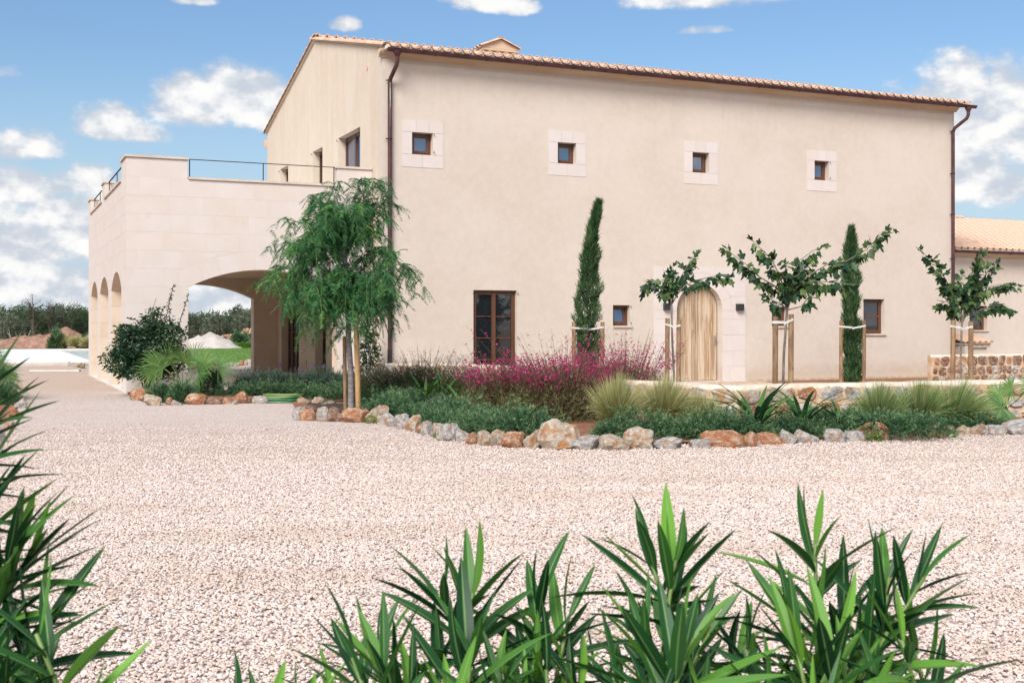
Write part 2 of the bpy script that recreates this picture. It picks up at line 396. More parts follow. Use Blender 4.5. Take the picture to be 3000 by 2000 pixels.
M['cypress'] = leaf('cypress_foliage', [(.018, .050, .020), (.038, .088, .030), (.080, .145, .045)], .7, .1)
M['oleander'] = leaf('oleander_leaf', [(.007, .042, .014), (.016, .075, .020), (.038, .130, .024), (.14, .33, .035)], .42, .22, False, .3, (.15, .28, .08))
M['rosemary'] = leaf('creeping_rosemary', [(.012, .042, .018), (.036, .095, .040), (.080, .165, .068), (.22, .31, .15)], .6, .15)
M['darkbush'] = leaf('glossy_dark_leaf', [(.010, .030, .016), (.016, .048, .022), (.03, .075, .03), (.06, .11, .035)], .4, .15)
M['lavender'] = leaf('lavender_foliage', [(.028, .052, .038), (.05, .085, .055), (.085, .13, .08)], .7, .1)
M['lavflower'] = leaf('lavender_flower', [(.06, .045, .12), (.13, .10, .24)], .8, .1)
M['gaura'] = leaf('gaura_foliage', [(.050, .064, .025), (.105, .12, .045), (.15, .125, .065), (.22, .24, .09)], .7, .15)
M['gaurastem'] = leaf('gaura_stem', [(.09, .035, .035), (.14, .06, .055), (.18, .09, .06)], .7, .1)
M['gaurastemgreen'] = leaf('green_gaura_stem', [(.08, .075, .035), (.13, .12, .055), (.18, .13, .07)], .7, .1)
M['gaurapink'] = leaf('pink_gaura_petal', [(.45, .015, .14), (.70, .04, .26), (.60, .025, .22)], .6, .3)
M['gaurawhite'] = leaf('white_gaura_petal', [(.65, .58, .60), (.8, .78, .76)], .6, .3)
M['stipa'] = leaf('feather_grass_blade', [(.10, .15, .04), (.22, .27, .08), (.44, .43, .18), (.66, .56, .34)], .6, .3)
M['stipagreen'] = leaf('green_grass_blade', [(.04, .11, .03), (.09, .19, .05), (.20, .31, .09), (.55, .50, .28)], .6, .25)
M['clivia'] = leaf('strap_leaf', [(.022, .075, .030), (.045, .13, .035), (.10, .21, .04)], .4, .25, False)
M['palm'] = leaf('fan_palm_leaflet', [(.045, .11, .035), (.085, .18, .050), (.15, .26, .07), (.28, .37, .13)], .45, .25)
M['petiole'] = simple('palm_stalk', (.13, .19, .06), (.22, .27, .09), .5, 4)
M['lawn'] = leaf('lawn_blade', [(.07, .16, .025), (.11, .23, .03), (.16, .29, .045)], .7, .3)
M['lawnbase'] = simple('lawn_ground', (.075, .16, .022), (.13, .24, .035), .95, 2, shift=False)
M['olive'] = leaf('olive_crown', [(.045, .062, .036), (.085, .110, .068), (.14, .17, .11), (.20, .23, .16)], .8, .1)
M['holm'] = leaf('holm_oak_crown', [(.028, .052, .026), (.055, .090, .042), (.095, .14, .065)], .8, .1)
M['bark'] = simple('grey_bark', (.15, .13, .13), (.26, .235, .235), .9, 12, stretch=(1, 1, 3), bscale=40, bdist=.004)
M['figbark'] = simple('fig_bark', (.14, .115, .085), (.24, .20, .155), .9, 14, bscale=30, bdist=.003)
M['darkbark'] = simple('dark_bark', (.05, .04, .035), (.10, .085, .07), .95, 8)
M['deadwood'] = simple('bleached_branch', (.22, .19, .16), (.36, .32, .28), .9, 6)
M['palmtrunk'] = simple('palm_fibre', (.13, .085, .05), (.30, .23, .15), .95, 25, bscale=40, bdist=.02)
M['greenstem'] = simple('green_stem', (.09, .16, .035), (.16, .24, .06), .5, 8)
M['hose'] = simple('green_hose', (.025, .19, .085), (.10, .25, .10), .4, 1.7, lo=.4, hi=.6)
M['hose2'] = simple('yellow_green_hose', (.12, .20, .05), (.22, .26, .09), .4, 2)
M['redmound'] = simple('red_earth_heap', (.22, .115, .078), (.35, .20, .145), .98, 2.0, bscale=5, bdist=.15, shift=False)
M['greymound'] = simple('gravel_heap', (.42, .37, .33), (.52, .47, .43), .98, 1.5, bscale=16, bdist=.06, shift=False)
M['dirt'] = simple('dry_field', (.20, .13, .075), (.30, .20, .12), .98, .3, shift=False)
m, t, b = new_mat('pool_water')
b.inputs['Base Color'].default_value = (.60, .72, .72, 1); b.inputs['Roughness'].default_value = .12
bump(t, b, noise(t, 3, 3), .02); M['pool'] = m
M['board'] = simple('pale_board', (.55, .5, .42), (.65, .6, .52), .8, 4)
# gravel: cells of several stone colours, seen as single grains near by and as a tone far off
PEB = [(0.626, 0.518, 0.469), (0.57, 0.453, 0.396), (0.681, 0.62, 0.589), (0.506, 0.379, 0.304), (0.451, 0.398, 0.386), (0.607, 0.481, 0.405), (0.386, 0.268, 0.212), (0.653, 0.583, 0.552), (0.58, 0.49, 0.432)]
def pebble_ramp(t, r):
    cr = t.nodes.new('ShaderNodeValToRGB'); cr.color_ramp.interpolation = 'CONSTANT'; e = cr.color_ramp.elements
    pos = [0, .2, .36, .52, .60, .68, .80, .84, .93]
    e[0].color = (*PEB[0], 1); e[1].position = pos[1]; e[1].color = (*PEB[1], 1)
    for p_, c in zip(pos[2:], PEB[2:]): q = e.new(p_); q.color = (*c, 1)
    t.links.new(r.k, cr.inputs[0]); return cr.outputs[0]
m, t, b = new_mat('gravel')
tc = t.nodes.new('ShaderNodeTexCoord'); v = t.nodes.new('ShaderNodeTexVoronoi'); v.inputs['Scale'].default_value = 52; v.inputs['Randomness'].default_value = 1
t.links.new(tc.outputs['Object'], v.inputs['Vector']); sp = t.nodes.new('ShaderNodeSeparateColor'); t.links.new(v.outputs['Color'], sp.inputs[0])
col = pebble_ramp(t, E(sp.outputs[0])); edge = smooth(E(v.outputs['Distance']), .35, .8, 1.06, .72)
g = t.nodes.new('ShaderNodeVectorMath'); g.operation = 'SCALE'; t.links.new(col, g.inputs[0]); t.links.new(edge.k, g.inputs[3])
pt = smooth(noise(t, .35, 5, .6, shift=False), .38, .62); col = mixc(t, pt*.16, g.outputs[0], (.50, .38, .30))
pt2 = smooth(noise(t, .9, 5, .7, stretch=(.35, 1.6, 1), shift=False), .48, .66); col = mixc(t, pt2*.13, col, (.40, .30, .23))
sy = t.nodes.new('ShaderNodeSeparateXYZ'); t.links.new(tc.outputs['Object'], sy.inputs[0])   # the dustier, browner gravel along the porch
far = smooth(E(sy.outputs[1])-E(sy.outputs[0])*.5, 25, 36); col = mixc(t, far*.42, col, (.40, .27, .17))
t.links.new(col, b.inputs['Base Color']); b.inputs['Roughness'].default_value = .9; b.inputs['Specular IOR Level'].default_value = .2
bump(t, b, E.op('SUBTRACT', 1.0, E(v.outputs['Distance'])), .012); M['gravel'] = m
m, t, b = new_mat('pebble')
col = pebble_ramp(t, orand(t)); f = noise(t, 60, 3); col = mixc(t, f*.25, col, (.48, .36, .28))
ge = t.nodes.new('ShaderNodeNewGeometry'); mp = t.nodes.new('ShaderNodeMapping'); mp.inputs['Scale'].default_value = (.35, 1.3, 1); mp.inputs['Rotation'].default_value = (0, 0, .12); t.links.new(ge.outputs['Position'], mp.inputs[0])
nn = t.nodes.new('ShaderNodeTexNoise'); nn.inputs['Scale'].default_value = .9; nn.inputs['Detail'].default_value = 5; t.links.new(mp.outputs[0], nn.inputs['Vector']); col = mixc(t, smooth(E(nn.outputs[0]), .45, .68)*.42, col, (.46, .35, .28))
t.links.new(col, b.inputs['Base Color']); b.inputs['Roughness'].default_value = .75; b.inputs['Specular IOR Level'].default_value = .3; M['pebble'] = m
M['litter'] = leaf('dry_leaf_bits', [(.05, .035, .025), (.12, .08, .05), (.22, .14, .08)], .9, 0)
# ------------------------------------------------------------------ ground sheets
def sheet(name, pts, z, mat, kind='structure', label=None):
    vs = [(p[0], p[1], z) for p in pts]
    tr = tessellate_polygon([[Vector((p[0], p[1], 0)) for p in pts]])
    me = bpy.data.meshes.new(name); me.from_pydata(vs, [], [tuple(t) for t in tr]); me.materials.append(mat)
    b = bmesh.new(); b.from_mesh(me); bmesh.ops.recalc_face_normals(b, faces=b.faces)
    if sum(f.normal.z for f in b.faces) < 0: bmesh.ops.reverse_faces(b, faces=b.faces)
    b.to_mesh(me); b.free(); o = put(name, me); tag(o, label, None, None, kind); return o
sheet('ground', [(-2500, -2500), (2500, -2500), (2500, 2500), (-2500, 2500)], -0.03, M['dirt'])
# gravel court, one gently uneven sheet
gx, gy = np.meshgrid(np.linspace(-32, 34, 133), np.linspace(-6, 47, 107))
gz = np.array([[0.012*mnoise.noise(Vector((x*.7, y*.7, 0))) for x, y in zip(r1, r2)] for r1, r2 in zip(gx, gy)]) - .006
gz *= np.clip((26-gy)/8, 0, 1)
V = np.stack([gx.ravel(), gy.ravel(), gz.ravel()], 1); nx, ny = 133, 107
Q = np.array([[j*nx+i, j*nx+i+1, (j+1)*nx+i+1, (j+1)*nx+i] for j in range(ny-1) for i in range(nx-1)])
gravel = put('gravel_court', np_mesh('gravel_court', V, Q, M['gravel'], smooth=True)); tag(gravel, kind='structure')

# ------------------------------------------------------------------ masonry helpers
class Arch:
    def __init__(s, a, b, spring, rise, ring):
        s.a, s.b, s.s, s.ring = a, b, spring, ring; w = b-a; s.R = (w*w/4+rise*rise)/(2*rise); s.cx = (a+b)/2
        s.cz = spring+rise-s.R; s.th = math.asin(min(1, w/2/s.R)); s.th = s.th if rise <= w/2+1e-6 else PI-s.th
        s.ao = s.cx-(s.R+ring)*math.sin(s.th); s.bo = s.cx+(s.R+ring)*math.sin(s.th)
    def inner(s, n=16): return [(s.cx-s.R*math.sin(s.th*(1-2*i/n)), s.cz+s.R*math.cos(s.th*(1-2*i/n))) for i in range(n+1)]
    def outer_z(s, x):
        R = s.R+s.ring; return s.cz+math.sqrt(max(0, R*R-(x-s.cx)**2))
def notch(ar, z0=0): return [(ar.a, z0)] + ar.inner() + [(ar.b, z0)]
def stone(name, poly, fn, d0, d1, mat, parent, mesh_list=None):
    mb = MB(); mb.prism([poly], fn, d0, d1); return mb.put(name, mat, parent)
def courses(fn, x0, x1, zs, arches, parent, mat, d0, d1, seg=.8, joint=.003, seed=1, voids=(), name='stone_block'):
    rr = random.Random(seed); j = joint/2
    for k in range(len(zs)-1):
        z0, z1 = zs[k], zs[k+1]; x = x0 - (seg*.5 if k % 2 else 0) - rr.uniform(0, .12)
        cuts = []
        while x < x1:
            cuts.append(x); x += seg*rr.uniform(.82, 1.14)
        cuts = [max(c, x0) for c in cuts if c < x1-.12]+[x1]
        cuts = sorted(set(cuts))
        for xa, xb in zip(cuts, cuts[1:]):
            if xb-xa < .05: continue
            segs = [(xa, xb)]
            for (va, vb, w0, w1) in list(voids)+[(a.a, a.b, -1, a.s) for a in arches]:
                if z0 < w1-.01 and z1 > w0+.01:
                    new = []
                    for p, q in segs:
                        if q <= va or p >= vb: new.append((p, q)); continue
                        if p < va: new.append((p, va))
                        if q > vb: new.append((vb, q))
                    segs = new
            for p, q in segs:
                if q-p < .03: continue
                brk = [p, q]
                act = [a for a in arches if z0 >= a.s-.01]
                for a in act:
                    for e in (a.ao, a.bo):
                        if p < e < q: brk += [e-1e-4, e+1e-4]
                brk += [p+(q-p)*i/10 for i in range(1, 10)]; brk.sort()
                def L(x):
                    r = z0
                    for a in act:
                        if a.ao <= x <= a.bo: r = max(r, a.outer_z(x))
                    return r
                run = []; runs = []
                for x in brk:
                    b_ = L(x)
                    if b_ < z1-.02: run.append((x, b_))
                    elif run: runs.append(run); run = []
                if run: runs.append(run)
                for rn in runs:
                    if rn[-1][0]-rn[0][0] < .04: continue
                    if all(abs(b_-z0) < 1e-6 for _, b_ in rn): rn = [rn[0], rn[-1]]
                    lo = [(min(max(x, rn[0][0]+j), rn[-1][0]-j), b_+j) for x, b_ in rn]
                    poly = lo + [(rn[-1][0]-j, z1-j), (rn[0][0]+j, z1-j)]
                    cl = [poly[0]]
                    for pt in poly[1:]:
                        if (pt[0]-cl[-1][0])**2+(pt[1]-cl[-1][1])**2 > 1e-8: cl.append(pt)
                    stone(name, cl, fn, d0-rr.uniform(0, .0008), d1, mat, parent)
    for a in arches:
        if not a.ring: continue
        n = max(5, int(2*a.th*(a.R+a.ring/2)/(.42 if a.ring > .3 else .3)))|1
        for i in range(n):
            t0, t1 = -a.th+2*a.th*i/n, -a.th+2*a.th*(i+1)/n; e = j/a.R
            ts = [t0+e+(t1-t0-2*e)*q/3 for q in range(4)]
            inn = [(a.cx+a.R*math.sin(q), a.cz+a.R*math.cos(q)) for q in ts]
            R2 = a.R+a.ring-j; out = [(a.cx+R2*math.sin(q), a.cz+R2*math.cos(q)) for q in reversed(ts)]
            if i == 0 and a.s > 0 and a.th < 1.5: out = out[:-1]+[out[-1], (out[-1][0], a.s+j)]; poly = inn+out
            elif i == n-1 and a.th < 1.5: poly = inn+[(out[0][0], a.s+j)]+out
            else: poly = inn+out
            stone('arch_stone', poly, fn, d0-rr.uniform(0, .001), d1, mat, parent)
def wave(n, x0, x1): return [x0+(x1-x0)*i/n for i in range(n+1)]

# ------------------------------------------------------------------ the house
WV = -.81; U0, U1 = 5.7, 23.38; VB = 11.8; VR = 5.5; SL = .24
def roof_z(v): return 8.13+SL*(v+1.16) if v <= VR else 8.13+SL*(VR+1.16)-.262*(v-VR)
house = thing('farmhouse', 'large two-storey rendered country house with tiled roof and arched plank door', 'house', (CX, CY, 0), HANG)
fF = lambda a, b, d: (a, WV+d, b)
fG = lambda a, b, d: (U0+d, a, b)
rect = lambda a, b, c, d: [(a, c), (b, c), (b, d), (a, d)]
UPW = [(6.44, 6.97, 5.60, 6.13), (10.31, 10.83, 5.60, 6.13), (14.29, 14.81, 5.58, 6.12), (18.28, 18.78, 5.58, 6.12)]
GRW = [(8.02, 9.18, .03, 2.38), (11.89, 12.39, 1.51, 2.04), (16.84, 17.35, 1.50, 2.03), (20.0, 20.76, 1.28, 2.27)]
DOOR = Arch(13.80, 15.23, 1.915, .7149, 0)
mb = MB(); mb.prism([[(U0, -.05)]+notch(DOOR, -.05)+[(U1, -.05), (U1, 8.0), (U0, 8.0)]]+[rect(*w) for w in UPW+GRW], fF, 0, .36)
wall = mb.put('front_wall', M['stucco'], house)
GW = [(1.02, 3.04, 4.15, 6.49), (4.67, 5.76, 4.15, 6.49), (8.80, 9.90, 4.15, 6.49), (7.43, 9.74, .05, 2.58), (4.30, 5.49, .05, 2.58), (1.2, 2.4, .05, 2.58)]
top = [(VB, roof_z(VB)-.13), (VR, roof_z(VR)-.13), (WV+.36, roof_z(WV+.36)-.13)]
mb = MB(); mb.prism([[(WV+.362, -.05), (VB, -.05)]+top]+[rect(*w) for w in GW], fG, 0.002, .36)
mb.put('gable_wall', M['stucco_gable'], house)
mb = MB(); mb.box(U1-.36, U1-.002, WV+.362, VB-.362, -.05, 8.0); mb.box(U0+.362, U1, VB-.36, VB, -.05, 7.6)
mb.prism([[(WV+.36, 8.0), (VB-.37, 7.6), (VB-.37, roof_z(VB)-.15), (VR, roof_z(VR)-.15), (WV+.36, roof_z(WV)-.1)]], lambda a, b, d: (U1-.36+d, a, b), 0, .35)
mb.put('rear_wall', M['stucco'], house)
mb = MB(); mb.prism([[(WV+.03, 8.001), (WV+.361, 8.001), (WV+.361, roof_z(WV+.361)-.132), (WV+.03, roof_z(WV)-.12)]], lambda a, b, d: (d, a, b), U0+.02, U1-.02)
mb.box(U0+.37, U1-.37, WV+.37, VB-.37, 3.6, 3.75); mb.put('wall_plate', M['stucco'], house)
# round vent in the gable
mb = MB(); ring = [(.41+.085*math.cos(2*PI*i/16), 7.86+.085*math.sin(2*PI*i/16)) for i in range(16)]
mb.prism([ring], fG, -.012, .02); mb.put('vent', M['tile'], house)
# cornice under the eaves: curved profile
prof = [(-.005, 7.84), (-.03, 7.845), (-.045, 7.875), (-.09, 7.90), (-.135, 7.945), (-.15, 7.985), (-.155, 8.02), (.03, 8.02), (.03, 7.84)]
mb = MB(); mb.prism([[(WV+a, b) for a, b in prof]], lambda a, b, d: (d, a, b), U0-.10, U1+.08); mb.put('cornice', M['cornice'], house)
mb = MB(); mb.prism([[(VB-.03, 7.45), (VB+.02, 7.45), (VB+.15, 7.62), (VB+.15, 7.68), (VB-.03, 7.68)]], lambda a, b, d: (d, a, b), U0-.10, U1); mb.put('cornice', M['cornice'], house)
# roof deck and barrel tiles
mb = MB(); mb.prism([[(WV-.20, roof_z(WV-.2)-.13), (VR, roof_z(VR)-.12), (VB+.2, roof_z(VB+.2)-.13), (VB+.2, roof_z(VB+.2)-.09), (VR, roof_z(VR)-.08), (WV-.20, roof_z(WV-.2)-.09)]], lambda a, b, d: (d, a, b), U0+.01, U1+.02)
roof = mb.put('roof', M['tile_mortar'], house)
def tile_mesh(name, L=.46, w0=.105, w1=.088, th=.014, up=True, h=.062, n=7):
    """a tapering half-round tile along +y, crown up or (channel) down"""
    vs = []; s = 1 if up else -1
    for y, w in ((0, w0), (L, w1)):
        for k in (0, th):
            for i in range(n+1):
                a = PI*i/n; vs.append((-(w-k)*math.cos(a), y, s*((h-k)*math.sin(a)) - (h*.5 if up else -h*.5)))
    m = n+1; fs = []
    for i in range(n):
        fs += [(i, i+1, 2*m+i+1, 2*m+i), (m+i, 3*m+i, 3*m+i+1, m+i+1), (i, m+i, m+i+1, i+1), (2*m+i, 2*m+i+1, 3*m+i+1, 3*m+i)]
    fs += [(0, 2*m, 3*m, m), (n, m+n, 3*m+n, 2*m+n)]
    mb = MB(); mb.add(vs, fs); me = mb.mesh(name, M['tile']); autosmooth(me, 50); return me
T_CAP = tile_mesh('roof_tile', w0=.088, w1=.078, h=.058); T_CH = tile_mesh('channel_tile', w0=.118, w1=.112, up=False, h=.070, th=.018)
PITCH = math.atan(SL)
def tile(me, u, v, z, parent, rx=PITCH, rz=0.0, name='roof_tile'):
    return put(name, me, parent, (u, v, z), (rx+random.uniform(-.01, .01), random.uniform(-.02, .02), rz+random.uniform(-.012, .012)))
def tile_run(me, origins, rx, rz, mat):
    """many tiles joined into one mesh (numpy)"""
    b = np.array([v.co[:] for v in me.vertices]); q = [tuple(p.vertices) for p in me.polygons if len(p.vertices) == 4]; q = np.array(q)
    Rm = np.array((Matrix.Rotation(rz, 3, 'Z') @ Matrix.Rotation(rx, 3, 'X')))
    b = b @ Rm.T; Vs = (b[None]+np.array(origins)[:, None]).reshape(-1, 3)
    Qs = (q[None]+(np.arange(len(origins))*len(b))[:, None, None]).reshape(-1, 4); return Vs, Qs, np.zeros(len(Qs))
NU = 68; du = (U1+.28-(U0+.04))/NU
zc = lambda v: roof_z(v)-.035
for i in range(NU+1):
    u = U0+.04+du*i
    tile(T_CAP, u, -1.13+random.uniform(-.008, .008), zc(-1.16)+.012, roof)
    if i < NU: tile(T_CH, u+du/2, -1.195, zc(-1.16)-.030, roof, name='channel_tile')
parts = []
caps = [(U0+.04+du*i, -1.16+.38*r, zc(-1.16+.38*r)) for r in range(1, 18) for i in range(NU+1)]
parts.append(tile_run(T_CAP, caps, PITCH, 0, None)); parts.append(tile_run(T_CH, [(a+du/2, b, c-.045) for a, b, c in caps], PITCH, 0, None))
caps = [(U0+.04+du*i, VB+.35-.38*r, zc(VB+.35-.38*r)) for r in range(0, 18) for i in range(NU+1)]
parts.append(tile_run(T_CAP, caps, math.atan(.262), PI, None)); parts.append(tile_run(T_CH, [(a+du/2, b, c-.045) for a, b, c in caps], math.atan(.262), PI, None))
o = put('roof_tile_field', np_mesh('roof_tile_field', *join_np(parts)[:2], M['tile']), roof); o['kind'] = 'stuff'
# pale mortar bedding between the eaves tiles and the gutter
mb = MB()
for i in range(NU):
    u = U0+.04+du*i; mb.prism([[(u-.07, 7.98), (u+.07, 7.98), (u+.062, 8.045), (u+.03, 8.098), (u-.03, 8.098), (u-.062, 8.045)]], lambda a, b, d: (a, d, b), -1.125, -.80)
mb.box(U0-.02, U1+.20, -1.12, -.80, 7.975, 8.032); mb.put('mortar_bedding', M['tile_mortar'], roof)
# verge tiles down both slopes of the gable, ridge tiles
for r in range(18):
    v = -1.14+.375*r; put('verge_tile', T_CAP, roof, (U0-.02, v, zc(v)+.012), (PITCH, -.25, 0))
    v = VB+.33-.375*r; put('verge_tile', T_CAP, roof, (U0-.02, v, zc(v)+.012), (math.atan(.262), .25, PI))
ridge = [put('ridge_tile', T_CAP, roof, (U0-.04+.4*i, VR, roof_z(VR)+.03), (0, 0, -PI/2), (1.25, 1, 1.25)) for i in range(46)]
mb = MB(); mb.prism([[(WV-.15, roof_z(WV-.15)-.12), (VR, roof_z(VR)-.12), (VB+.12, roof_z(VB+.12)-.12), (VB+.12, roof_z(VB+.12)-.03), (VR, roof_z(VR)-.03), (WV-.15, roof_z(WV-.15)-.03)]], lambda a, b, d: (U0-.055+d, a, b), 0, .075)
mb.put('verge_mortar', M['stucco_gable'], roof)
# chimney with its own little tiled cap
mb = MB(); mb.box(10.98, 12.06, 5.7, 6.5, 9.3, 9.90); mb.prism([rect(10.92, 12.12, 5.64, 6.56)], lambda a, b, d: (a, b, d), 9.90, 9.96)
chim = mb.put('chimney', M['cornice'], roof)
mb = MB(); mb.prism([[(10.90, 9.97), (12.14, 9.97), (12.14, 10.02), (11.52, 10.27), (10.90, 10.02)]], lambda a, b, d: (a, d, b), 5.66, 6.54); mb.put('chimney_cap', M['cornice'], roof)
for s in (-1, 1):
    for k in range(4):
        for w in range(2):
            put('cap_tile', T_CAP, roof, (11.52+s*(.68-.33*w), 5.66+.25*k, 10.03+.135*w), (math.atan(.40), 0, s*PI/2), (1.1, .85, 1))
put('cap_tile', T_CAP, roof, (11.52, 5.58, 10.31), None, (1.2, 1.1, 1)); put('cap_tile', T_CAP, roof, (11.52, 6.0, 10.31), None, (1.2, 1.2, 1))

# gutters and downpipes (aged copper)
def gutter(u0, u1, v, z, parent, r=.068):
    mb = MB(); n = 8
    def ringp(x, rr): return [(x, v-rr*math.cos(PI*i/n), z-rr*math.sin(PI*i/n)*1.05) for i in range(n+1)]
    a = ringp(u0, r)+ringp(u1, r)+ringp(u0, r-.006)+ringp(u1, r-.006); m = n+1
    fs = [(i, i+1, m+i+1, m+i) for i in range(n)]+[(2*m+i, 3*m+i, 3*m+i+1, 2*m+i+1) for i in range(n)]
    fs += [tuple(range(m)), tuple(range(m, 2*m))[::-1]]
    mb.add(a, fs); mb.tube([(u0, v-r, z+.004), (u1, v-r, z+.004)], .012, 6)
    g = mb.mesh('gutter', M['copper']); autosmooth(g); o = put('gutter', g, parent)
    k = u0+1.2
    while k < u1-.3:
        b = MB(); b.tube([(k+.02*0, v-(r+.008)*math.cos(PI*i/8), z-(r+.008)*math.sin(PI*i/8)*1.05) for i in range(9)]+[(k, v+r, z+.03)], .008, 5)
        b.tube([(k, v-r-.008, z), (k, v-r-.002, z+.032), (k, v-r+.02, z+.034)], .008, 5); b.put('gutter_bracket', M['copper'], o); k += 1.32
    return o
gutter(U0-.02, U1+.42, -1.235, 7.968, house)
def downpipe(u, uo, zb, rings, stain, gv=-1.235, pv=WV-.075, gz=7.92):
    mb = MB()
    mb.tube([(uo, gv, gz+.0), (uo, gv, gz-.04), (uo, gv, gz-.09), (uo, gv, gz-.13)], [.105, .10, .07, .052], 12)
    pts = [(uo, gv, gz-.12), (uo, gv+.005, gz-.22), (uo+(u-uo)*.1, gv+.04, gz-.32), (uo+(u-uo)*.5, (gv+pv)/2, gz-.45), (uo+(u-uo)*.9, pv-.04, gz-.58), (u, pv, gz-.68), (u, pv, gz-.8), (u, pv, 3), (u, pv, zb)]
    mb.tube(pts, .050, 14); me = mb.mesh('downpipe', M['copper']); autosmooth(me, 50); o = put('downpipe', me, house)
    for z in rings:
        b = MB(); b.tube([(u, pv, z-.015), (u, pv, z+.015)], .058, 14); b.tube([(u-.05, pv+.02, z), (u-.095, pv+.03, z)], .012, 6); b.tube([(u, pv+.05, z), (u, WV+.01, z)], .01, 6); b.put('pipe_clamp', M['iron'], o)
    b = MB(); b.tube([(u, pv, zb-.75), (u, pv, zb+.02)], .056, 14); b.put('pipe_shoe', M['bitumen'], o)
    if stain:
        b = MB(); q = [(-.8+.16*i) for i in range(9)]
        vs = []
        for z in (7.28, 6.2):
            w = .55 if z > 7 else .18
            for a in q: vs.append((u+.0508*math.sin(a*w), pv-.0508*math.cos(a*w), z))
        b.add(vs, [(i, i+1, 10+i, 9+i) for i in range(8)]); b.put('verdigris_streak', M['verdigris'], o, fix=False)
downpipe(5.86, 5.93, .92, (7.30, 5.92, 4.55, 3.2, 1.9), True)
downpipe(23.27, 23.52, .25, (7.25, 6.0, 4.8, 3.5, 2.2), False)

# windows
def window(a0, a1, z0, z1, fn, depth, cols=1, rows=1, style='plain', sill=True, glass='glass', curtain=False, pins='lr', open_=0.0, mun=.022):
    f = .055; fd = .06
    mb = MB(); mb.prism([rect(a0, a1, z0, z1), rect(a0+f, a1-f, z0+f, z1-f)], fn, depth, depth+fd)
    w = mb.put('window', M['frame'], house)
    n = cols; W = (a1-a0-2*f)/n
    for i in range(n):
        s0 = a0+f+W*i+.003; s1 = s0+W-.006; sf = .05; b0, b1 = z0+f+.003, z1-f-.003
        mb = MB(); loops = [rect(s0, s1, b0, b1)]; ys = [b0+sf+(b1-b0-2*sf)*k/rows for k in range(rows+1)]
        for k in range(rows): loops.append(rect(s0+sf, s1-sf, ys[k]+(mun/2 if k else 0), ys[k+1]-(mun/2 if k < rows-1 else 0)))
        mb.prism(loops, fn, depth-.012+.0, depth+.045); sash = mb.mesh('sash', M['frame']); so = put('sash', sash, w)
        mb = MB(); mb.prism([rect(s0+sf-.004, s1-sf+.004, b0+sf-.004, b1-sf+.004)], fn, depth+.018, depth+.030); po = mb.put('pane', M[glass], w)
        if open_ and i == 0:      # tilted inwards at the top
            for o_ in (so, po):
                R_ = Matrix.Translation((0, WV+depth, b0)) @ Matrix.Rotation(-open_, 4, 'X') @ Matrix.Translation((0, -(WV+depth), -b0)); o_.matrix_local = R_
    if cols == 2:
        mb = MB(); m_ = (a0+a1)/2; mb.prism([rect(m_-.03, m_+.03, z0+f, z1-f)], fn, depth-.028, depth+.02); mb.put('meeting_stile', M['frame'], w)
    if curtain:
        mb = MB(); xs = wave(40, a0+.04, a1-.04); vs = []; 
        for z in (z0+.05, z1-.02):
            for i, x in enumerate(xs): vs.append(fn(x, z, depth+.12+.02*math.sin(i*1.3)))
        mb.add(vs, [(i, i+1, 42+i, 41+i) for i in range(40)]); mb.put('curtain', M['curtain'], w, fix=False)
    if sill:
        mb = MB(); mb.prism([rect(a0-.0, a1+.04, z0-.045, z0-.002)], fn, -.045, depth); mb.put('sill', M['coping'], w)
    for sd in pins:
        for zz in ((z0+.06, z1-.05) if z1-z0 < 1.2 else (z0+.2, (z0+z1)/2, z1-.08)):
            x = a0-.012 if sd == 'l' else a1+.015
            mb = MB(); mb.tube([fn(x, zz, .01), fn(x, zz, -.045), fn(x, zz+.035, -.045)], .008, 6); mb.put('shutter_pin', M['iron'], w)
    return w
for i, w_ in enumerate(UPW): window(*w_, fF, .17, glass='glass_hi', sill=False, pins='r' if i in (0, 3) else '')
window(*GRW[0], fF, .11, 2, 4, sill=False, curtain=True, pins='lr')
window(*GRW[1], fF, .14, pins='r', open_=.16, glass='glass_hi'); window(*GRW[2], fF, .14, pins=''); window(*GRW[3], fF, .14, 1, 2, pins='l', mun=.06)
window(*GW[0], fG, .20, 2, 1, glass='glass_hi', sill=False, pins='lr'); window(*GW[1], fG, .20, 2, 1, sill=False, pins='lr'); window(*GW[2], fG, .20, 2, 1, sill=False, pins='r')
window(*GW[3], fG, .22, 4, 4, sill=False, pins='', curtain=True); window(*GW[4], fG, .22, 2, 4, sill=False, pins=''); window(*GW[5], fG, .28, 2, 4, sill=False, pins='')
# pale stone surrounds, eight blocks round each upper window
for (a0, a1, z0, z1) in UPW:
    L_, R_, B_, T_ = a0-.26, a1+.27, z0-.31, z1+.285; j = .003; m1 = a0+.10; m2 = a1-.10
    for q in (rect(L_, m1, z1, T_), rect(m1, m2, z1, T_), rect(m2, R_, z1, T_), rect(L_, a0, z0, z1), rect(a1, R_, z0, z1),
              rect(L_, (a0+a1)/2, B_, z0), rect((a0+a1)/2, R_, B_, z0)):
        (xa, za), _, (xb, zb), _ = q; stone('surround_stone', rect(xa+j, xb-j, za+j, zb-j), fF, -.008, .02 if not (za >= z1-.01 or zb <= z0+.01) else .02, M['surround'], house)
# stone surround of the front door
dz = [0, .42, .84, 1.26, 1.68, 1.915, 2.3, 2.70, 3.07]
D2 = Arch(13.80, 15.23, 1.915, .7149, .30)
courses(fF, 13.10, 15.97, dz, [D2], house, M['surround'], -.010, .02, seg=.75, joint=.004, seed=5, name='surround_stone')
